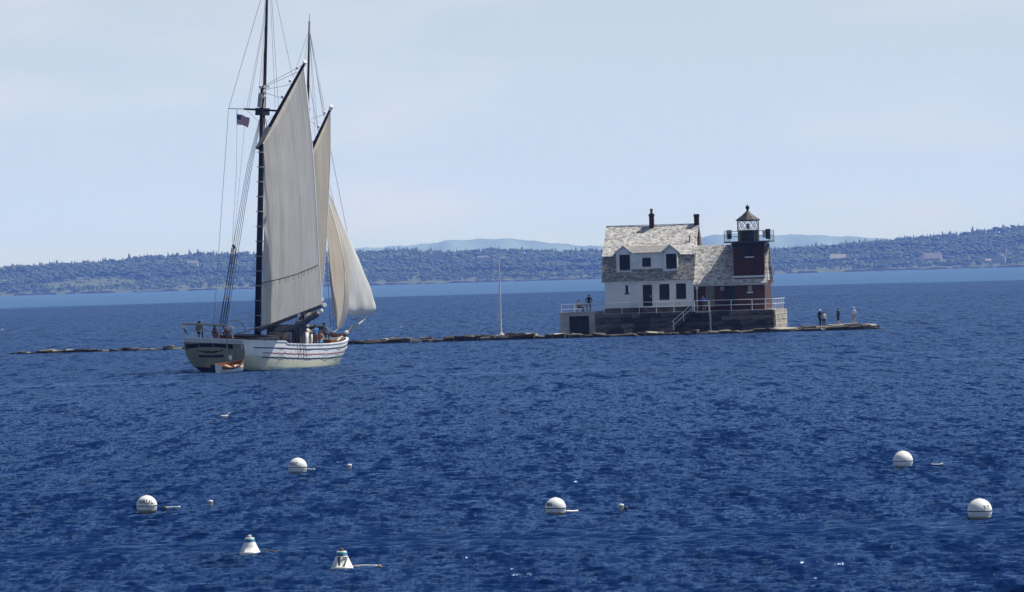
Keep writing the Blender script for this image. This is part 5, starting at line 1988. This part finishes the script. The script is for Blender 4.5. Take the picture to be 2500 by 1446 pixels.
# boat davits and their beam across the stern
zt = sheer(0)
for (px_, nm) in ((446, 'davit'), (561, 'davit')):
    a = S(px_ + 8, 826, 0.3)
    b = S(px_ + 2, 800, -0.9)
    MB().tube([a, a.lerp(b, .5) + Vector((0, 0, .15)), b], 0.07, 8).build(nm, M_hullw, sch)
    MB().tube([S(px_ - 2, 799, -1.0), S(px_ + 6, 799.5, -1.0)], 0.14, 8).build('davit_head', M_edge, sch)
MB().tube([S(443, 791.5, -0.9), S(500, 792.5, -0.9), S(556, 795, -0.9)], 0.075, 8).build('davit_beam', M_buff, sch)
line('davit_stay', [(450, 802, -.8), (460, 818, .2)], 0.035, M_spar)
line('fall', [(553, 799, -.9), (555, 840, -1.3), (562, 870, -1.6)], 0.02, M_rope)
q = S(562, 874, -1.6)
MB().lathe([(.04, -.2), (.13, -.12), (.14, .1), (.04, .2)], 8, tuple(q)).build('block', M_edge, sch)
MB().tube([S(563, 786, 1.5), S(580, 782, 1.8), S(592, 792, 2.2), S(600, 806, 2.6)], 0.04, 6).build('awning_bow', M_buff, sch)
for px_ in (470, 490, 512, 534):
    MB().tube([S(px_, 826, 0.2), S(px_ + 1, 806, 0.2)], 0.03, 5).build('stanchion', M_edge, sch)
MB().tube([S(464, 808, 0.2), S(540, 808, 0.2)], 0.03, 5).build('quarter_rail', M_buff, sch)
MB().lathe([(.3, 0), (.36, .15), (.3, .3)], 12, tuple(S(562, 806, 1.0))).build('life_ring', M_edge, sch)
MB().box(*[v for pr in ((0.15, 0.5), (-0.3, 0.1)) for v in pr], sheer(0) + 0.09, sheer(0) + 0.45).build('stern_locker', M_wood, sch)
# hammock or small tender slung at the bow
a, b = S(806, 816, 20.2), S(845, 818, 21.6)
MB().tube([a, a.lerp(b, .5) + Vector((0, 0, -.12)), b], 0.16, 8).build('catted_anchor_board', M_wood, sch)
q = S(846, 812, 21.4)
MB().lathe([(.05, -.15), (.16, -.08), (.16, .08), (.05, .15)], 8, tuple(q)).build('fairlead', M_edge, sch)
# rolled canvas and white gear at the starboard rail
MB().tube([S(748, 850, XM + 2), S(748.5, 812, XM + 2)], 0.15, 8, 0.1).build('rolled_awning', M_hullw, sch, True)
MB().tube([S(760, 848, XM + 3), S(761, 816, XM + 3)], 0.11, 8, 0.07).build('rolled_awning', M_hullw, sch, True)

# ---- crew
def crew(label, px_, py_, xl, rz, **kw):
    q = S_M @ S(px_, py_, xl)
    return person(label, q, rz, **kw)
crew('dark-haired person sitting at the schooner stern rail', 487, 827, 0.9, R(170), shirt=(0.22, 0.21, 0.16), pants=(0.05, 0.05, 0.06), pose=SIT, hair=(0.01, 0.01, 0.01))
crew('person in brown jacket beside the schooner wheel', 524, 836, 1.4, R(110), shirt=(0.09, 0.035, 0.025), pants=(0.06, 0.02, 0.02), pose=SIT, hair=(0.12, 0.07, 0.03))
crew('person in light top by the starboard quarter of the schooner', 556, 836, 2.0, R(-150), shirt=(0.3, 0.2, 0.12), pants=(0.04, 0.04, 0.05), pose=SIT, hat=(0.7, 0.68, 0.62))
crew('person in light blue shirt sitting amidships under the boom', 699, 846, 8.5, R(30), shirt=(0.05, 0.2, 0.6), pants=(0.05, 0.08, 0.2), pose=SIT)
crew('bare-armed person in white reaching up at the starboard rigging', 752, 851, XM + 2.6, R(80), shirt=(0.7, 0.68, 0.66), pants=(0.55, 0.54, 0.52), pose=REACH, sleeves=False, hat=(0.7, 0.68, 0.64))
crew('person in blue shirt standing beside the white rolled awning', 771, 849, XM + 4.5, R(200), shirt=(0.06, 0.25, 0.62), pants=(0.3, 0.1, 0.08), pose=REACH, sleeves=False)
crew('person in blue shorts sitting on the starboard rail forward', 783, 849, XM + 5.0, R(-20), shirt=(0.4, 0.2, 0.15), pants=(0.06, 0.3, 0.62), pose=SIT, sleeves=False)
crew('person in grey-blue coat sitting near the foremast', 792, 830, 15.6, R(150), shirt=(0.16, 0.2, 0.3), pants=(0.08, 0.05, 0.04), pose=SIT)

# ---- flag, flying from the halyard
fl = thing('flag', 'stars and stripes flag flying from the schooner rigging', 'flag', (0, 0, 0))
FA, FB, FC = S_M @ S(578, 278, XM), S_M @ S(578, 303, XM), S_M @ S(606, 282, XM - 0.6)
fl.location = FB
u_ = (FC - FA)
w_ = (FB - FA)
nrm = u_.cross(w_).normalized()
st_ = MB()
NS, NC = 13, 16
P = []
for i in range(NS + 1):
    row = []
    for j in range(NC + 1):
        u, v = j / NC, i / NS
        p = FA + u_ * u * (1 - 0.06 * v) + w_ * v + nrm * (0.14 * math.sin(u * 7.5 + v * 1.8) * u) + Vector((0, 0, -0.16 * u * u - 0.03 * math.sin(u * 9)))
        row.append(p - FB)
    P.append(row)
st_.grid(P, mi=lambda i, j: 2 if (i < 7 and j < 7) else (0 if i % 2 == 0 else 1))
fo = st_.build('cloth', [cloth((0.62, 0.03, 0.05)), cloth((0.85, 0.83, 0.82)), cloth((0.03, 0.05, 0.26))], fl, True)
sr = MB()
for i in range(5):
    for j in range(6):
        a = P[0][0].lerp(P[0][7], (j + .5) / 6).lerp(P[7][0].lerp(P[7][7], (j + .5) / 6), (i + .5) / 5) - nrm * 0
        d1, d2 = u_.normalized() * .018, w_.normalized() * .018
        for off in (0.03, -0.03):
            c_ = a + nrm * off
            sr.face([c_ - d1, c_ + d2, c_ + d1, c_ - d2])
sr.build('stars', cloth((0.7, 0.68, 0.68)), fo)
MB().tube([FA - FB + Vector((0, 0, 0.3)), Vector((0, 0, -0.2))], 0.012, 5).build('hoist_rope', M_wire, fl)

# ---- yawl boat under the stern
yb = thing('yawl_boat', 'small wooden yawl boat with white topsides lying under the schooner stern', 'boat', on_z(563, 910.5) + Vector((0, 0, 0.1)))
yb.rotation_euler = (R(15), R(-6), math.pi / 2 - R(50))
YL, YW, YH = 2.3, 0.6, 0.5
def yhull(s_, r):
    w = YW * (1 - max(0, (s_ - 0.35) / 0.65) ** 2.2) * (0.72 + 0.28 * min(1, s_ / 0.3))
    return w * (0.35 + 0.65 * r ** 0.6)
ho, hi_ = MB(), MB()
P, Q = [], []
for k in range(15):
    s_ = k / 14
    x = -YL / 2 + YL * s_
    row, ri = [], []
    top_ = YH + 0.18 * (2 * s_ - 0.9) ** 2
    for sg, seq in ((-1, (1, .75, .5, .25, 0)), (1, (0.25, .5, .75, 1))):
        for r in seq:
            row.append((x, sg * yhull(s_, r) if r > 0 else 0, -0.15 + (top_ + 0.15) * r))
            ri.append((x, sg * yhull(s_, r) * 0.94 if r > 0 else 0, -0.08 + (top_ + 0.08) * r))
    P.append(row)
    Q.append(ri)
ho.grid(P, mi=lambda i, j: 1 if j in (0, 7) else 0)
ho.face([P[0][k] for k in range(9)])
ho.build('hull', [M_hullw, M_wood], yb, True)
hi_.grid(Q)
hi_.build('inner_planking', mat('bright_wood', (0.19, 0.07, 0.025), 0.45, 0.3, 2.5, stretch=(1, 5, 5)), yb, True)
for x in (-0.9, -0.1, 0.7):
    MB().box(x - 0.13, x + 0.13, -YW * 0.85, YW * 0.85, 0.34, 0.38).build('thwart', mat('thwart_pine', (0.5, 0.34, 0.2), 0.5, 0.2, 3.0), yb)
for sg in (-1, 1):
    g = MB()
    g.tube([(P[k][0 if sg < 0 else 8]) for k in range(15)], 0.035, 6)
    g.build('gunwale', M_wood, yb)
MB().lathe([(.16, 0), (.2, .15), (.2, .35), (.12, .4)], 8, (0.3, 0, 0.05)).build('engine_box', M_wood, yb)

# ================================================================== moorings
M_buoyw = mat('buoy_white', (0.80, 0.80, 0.77), 0.4, 0.05, 3.0, c3=(0.72, 0.71, 0.66), s3=2.0)
M_buoyline = mat('buoy_black', (0.02, 0.02, 0.025), 0.5, 0.2, 5.0)
M_grime = mat('buoy_grime', (0.38, 0.36, 0.29), 0.7, 0.25, 8.0, c3=(0.2, 0.2, 0.13), s3=4.0)
def text_mesh(txt, size, bold=0.012, space=1.08):
    cu = bpy.data.curves.new('lettering', 'FONT')
    cu.body = txt
    cu.size = size
    cu.align_x = 'CENTER'
    cu.offset = size * bold
    cu.space_character = space
    cu.resolution_u = 3
    o = bpy.data.objects.new('lettering', cu)
    col.objects.link(o)
    dg = bpy.context.evaluated_depsgraph_get()
    me = bpy.data.meshes.new_from_object(o.evaluated_get(dg))
    bpy.data.objects.remove(o)
    return me
def ball(label, px_, pyw, dia_px, belt_py, txt=None, txt_px=0, tsize=0.14, spin=0.0, tzoff=0.06):
    p = on_z(px_, pyw)
    sc = FPX / p.y
    r = dia_px / sc / 2
    zc_ = (pyw - belt_py) / sc                 # belt (equator) over the water
    t = thing('mooring_ball', label, 'mooring buoy', (p.x, p.y + r * 0.6, 0.5 * wave_z(p.x, p.y) + 0.06), spin, 'white mooring balls')
    prof = []
    for k in range(15):
        a = -math.pi / 2 + math.pi * k / 14
        prof.append((max(0.002, r * math.cos(a)), zc_ + r * math.sin(a)))
    MB().lathe(prof, 32).build('ball', [M_buoyw], t, True)
    MB().lathe([(r * 0.998, zc_ - 0.012), (r + 0.005, zc_ - 0.010), (r + 0.005, zc_ + 0.010), (r * 0.998, zc_ + 0.012)], 32).build('belt', M_buoyline, t, True)
    wr = [(math.sqrt(max(1e-4, r * r - (z - zc_) ** 2)) + 0.004, z) for z in (-0.1, -0.04, 0.0, 0.03)]
    MB().lathe(wr, 32).build('waterline_growth', M_grime, t, True)
    MB().lathe([(0.02, zc_ + r - 0.01), (0.02, zc_ + r + 0.012), (0.008, zc_ + r + 0.016)], 8).build('top_fitting', M_steel, t)
    if txt:
        me = text_mesh(txt, tsize)
        toward = math.atan2(-p.y, -p.x) - spin
        for v in me.vertices:
            x_, y_ = v.co.x, v.co.y
            lat = math.asin(max(-0.95, min(0.95, (y_ + tzoff) / r)))
            lon = toward + (x_ / r) / max(0.5, math.cos(lat)) + txt_px
            rr_ = r + 0.006
            v.co = (rr_ * math.cos(lat) * math.cos(lon), rr_ * math.cos(lat) * math.sin(lon), zc_ + rr_ * math.sin(lat))
        me.materials.append(M_buoyline)
        link('lettering', me, t)
    return t, p, sc
ball('white mooring ball lettered HRUL with a white stick float beside it', 358, 1253, 51, 1241, 'HRUL', -0.12, 0.175)
ball('white mooring ball with OC showing at its left edge', 727, 1157, 46, 1145, 'ROC', -0.62, 0.155)
ball('white mooring ball with smudged letters left of the small pot buoy with whip', 1357, 1259, 52, 1247.5, 'MA', -0.72, 0.13)
ball('plain white mooring ball without lettering, farthest out on the right', 2206, 1143, 49, 1130)
ball('white mooring ball with a 3 on its right side, nearest the right edge', 2394, 1270, 61, 1254, '3 7', 0.62, 0.12)

def cone(label, px_, pyw, base_px, top_py, txt=None, cap=None):
    p = on_z(px_, pyw)
    sc = FPX / p.y
    rb_, h = base_px / sc / 2, (pyw - top_py) / sc
    t = thing('cone_buoy', label, 'mooring buoy', (p.x, p.y + rb_ * 0.5, 0.5 * wave_z(p.x, p.y) + 0.05), 0, 'white cone buoys')
    rt_ = rb_ * 0.46
    MB().lathe([(rb_ * 0.9, -0.15), (rb_ * 1.02, -0.02), (rb_, 0.02), (rb_ * .97, h * .055), (rb_ * .74, h * .4), (rb_ * 0.54, h * 0.70), (rb_ * 0.52, h * 0.735), (rt_, h * 0.78), (rt_, h * .80), (rt_, h * 0.95), (rt_, h * .97), (rt_ * 0.9, h)], 28).build('cone', M_buoyw, t, True)
    MB().lathe([(rt_ + 0.010, h * 0.80), (rt_ + 0.012, h * 0.81), (rt_ + 0.012, h * 0.90), (rt_ + 0.008, h * 0.905)], 28).build('band', mat('teal_band', (0.03, 0.36, 0.38), 0.5, 0.15, 5.0), t, True)
    MB().lathe([(rb_ * 0.53, h * 0.715), (rb_ * 0.54, h * 0.735), (rt_ + 0.012, h * 0.795)], 28).build('band', mat('blue_band', (0.03, 0.10, 0.35), 0.5, 0.15, 5.0), t, True)
    MB().lathe([(rt_ * .45, h), (rt_ * .5, h + 0.03), (rt_ * .4, h + 0.055), (0.01, h + 0.07)], 10).build('top_fitting', cap, t)
    if txt:
        me = text_mesh(txt, 0.27, 0.035, 1.1)
        toward = math.atan2(-p.y, -p.x)
        for v in me.vertices:
            x_, y_ = v.co.x, v.co.y * 0.92 + 0.055
            f_ = y_ / (h * 0.70)
            rr_ = rb_ * (1 - 0.46 * f_) + 0.02
            lon = toward + (x_ + 0.01) / rr_
            v.co = (rr_ * math.cos(lon), rr_ * math.sin(lon), y_)
        me.materials.append(M_buoyline)
        link('lettering', me, t)
    return t
cone('white cone buoy with teal band and no number, left of the one marked 17', 610, 1356, 50, 1320, cap=mat('pale_fitting', (0.6, 0.5, 0.48), 0.6, 0.2, 6.0))
cone('white cone buoy numbered 17 with teal and blue bands', 835, 1396, 54, 1356, '17', cap=mat('rust_fitting', (0.10, 0.06, 0.05), 0.8, 0.3, 6.0))

def stick(label, pxa, pya, pxb, pyb, r, mt, extra=None):
    """pick-up pole or line floating beside a buoy"""
    a, b = on_z(pxa, pya), on_z(pxb, pyb)
    t = thing('pickup_float', label, 'float', a)
    d = b - a
    pts = [d * (k / 6) + Vector((0, 0, 0.6 * wave_z(a.x + d.x * k / 6, a.y + d.y * k / 6) + 0.085)) for k in range(7)]
    MB().tube(pts, r, 8, r * 0.85).build('pole', mt, t, True)
    if extra:
        fx, rr_, m2 = extra
        MB().lathe([(.01, -rr_ * .8), (rr_ * .8, -rr_ * .5), (rr_, 0), (rr_ * .8, rr_ * .6), (.01, rr_ * .8)], 10, tuple(d * fx + Vector((0, 0, 0.06)))).build('float', m2, t, True)
    return t
M_weedf = mat('weedy_rope', (0.16, 0.14, 0.07), 0.9, 0.4, 8.0)
stick('white stick float right of the HRUL mooring ball', 402, 1246, 439, 1246, 0.035, M_buoyw, (0.05, 0.07, M_weedf))
stick('short white float touching the right side of the OC mooring ball', 746, 1152, 768, 1152.5, 0.03, M_buoyw)
stick('white stick float touching the right side of the smudged-letter ball', 1381, 1257, 1411, 1255.5, 0.028, M_buoyw)
stick('thin pale and orange stick floating right of the plain ball', 2273, 1139, 2302, 1137.5, 0.018, mat('stick_pale', (0.6, 0.5, 0.42), 0.6, 0.3, 6.0))
stick('weedy rope trailing right of the unnumbered cone buoy', 645, 1355, 684, 1353, 0.014, M_weedf)
stick('white line with orange end float trailing right of the 17 cone buoy', 862, 1391, 922, 1390, 0.02, M_buoyw, (1.08, 0.05, mat('float_tan', (0.5, 0.28, 0.12), 0.6, 0.2, 6.0)))

def pot_buoy(label, px_, pyw, w_px, h_px, whip=False):
    p = on_z(px_, pyw)
    sc = FPX / p.y
    r, h = w_px / sc / 2, h_px / sc
    t = thing('pot_buoy', label, 'pot buoy', (p.x, p.y + r, 0.5 * wave_z(p.x, p.y) + 0.06), 0, 'small lobster pot buoys')
    MB().lathe([(r * .5, -.1), (r * .75, 0), (r, h * .5), (r * .98, h * .85), (r * .5, h)], 14).build('float', mat('pot_tan', (0.5, 0.44, 0.36), 0.7, 0.2, 6.0), t, True)
    MB().lathe([(r * 1.01, h * .62), (r * 1.04, h * .64), (r * 1.01, h * .9), (r * .55, h * 1.02)], 14).build('cap_band', M_buoyw, t, True)
    MB().tube([(0, 0, h), (0, 0, h + (0.06 if not whip else 0.45))], 0.005, 5).build('spindle', mat('whip_red', (0.25, 0.1, 0.12), 0.6, 0.2, 5.0), t)
    if whip:
        MB().lathe([(.01, -.03), (.05, 0), (.05, .05), (.01, .08)], 8, (0.13, 0, 0.0)).build('toggle', M_buoyline, t)
    return t
pot_buoy('small tan pot buoy floating right of the OC mooring ball', 853, 1149, 12, 11)
pot_buoy('small tan pot buoy right of the HRUL ball and its stick float', 514, 1240, 12, 11)
pot_buoy('small white-topped pot buoy with thin whip, right of the smudged-letter ball', 1517, 1249, 13, 13, True)

# gulls resting on the water
M_gull = mat('gull_white', (0.75, 0.75, 0.74), 0.7, 0.05, 5.0)
M_gullg = mat('gull_grey', (0.32, 0.33, 0.35), 0.7, 0.1, 5.0)
def gull(label, px_, py_, rz):
    p = on_z(px_, py_)
    t = thing('gull', label, 'gull', p + Vector((0, 0, 0.04)), rz, 'gulls on the water')
    b = MB()
    rings = [(-.26, .012, .10), (-.2, .04, .09), (-.1, .075, .07), (0, .085, .06), (.1, .07, .08), (.15, .045, .13), (.17, .036, .18), (.19, .042, .22), (.225, .03, .225), (.25, .012, .215)]
    P = []
    for (x, r, z) in rings:
        P.append([(x, r * math.cos(a), z + r * math.sin(a)) for a in [2 * math.pi * i / 10 for i in range(11)]])
    b.grid(P)
    b.build('body', M_gull, t, True)
    for sg in (-1, 1):
        w_ = MB()
        w_.grid([[(.08, sg * .07, .12), (.0, sg * .082, .12), (-.15, sg * .055, .12), (-.3, sg * .012, .13)], [(.08, sg * .078, .05), (.0, sg * .092, .04), (-.15, sg * .07, .06), (-.3, sg * .015, .11)]])
        w_.build('wing', M_gullg, t, True)
    MB().tube([(.25, 0, .215), (.295, 0, .205)], .011, 5, .004).build('bill', mat('gull_bill', (0.5, 0.33, 0.05), 0.5, 0.1, 5.0), t)
    return t
gull('lone gull on open water below the schooner', 549, 1023, R(20))
gull('gull floating just off the rocks at the breakwater tip', 2010, 808, R(160))
gull('gull on the water between the bow and the flagpole', 977, 802, R(10))
gull('gull at the extreme left edge behind the breakwater', 5, 807, R(40))
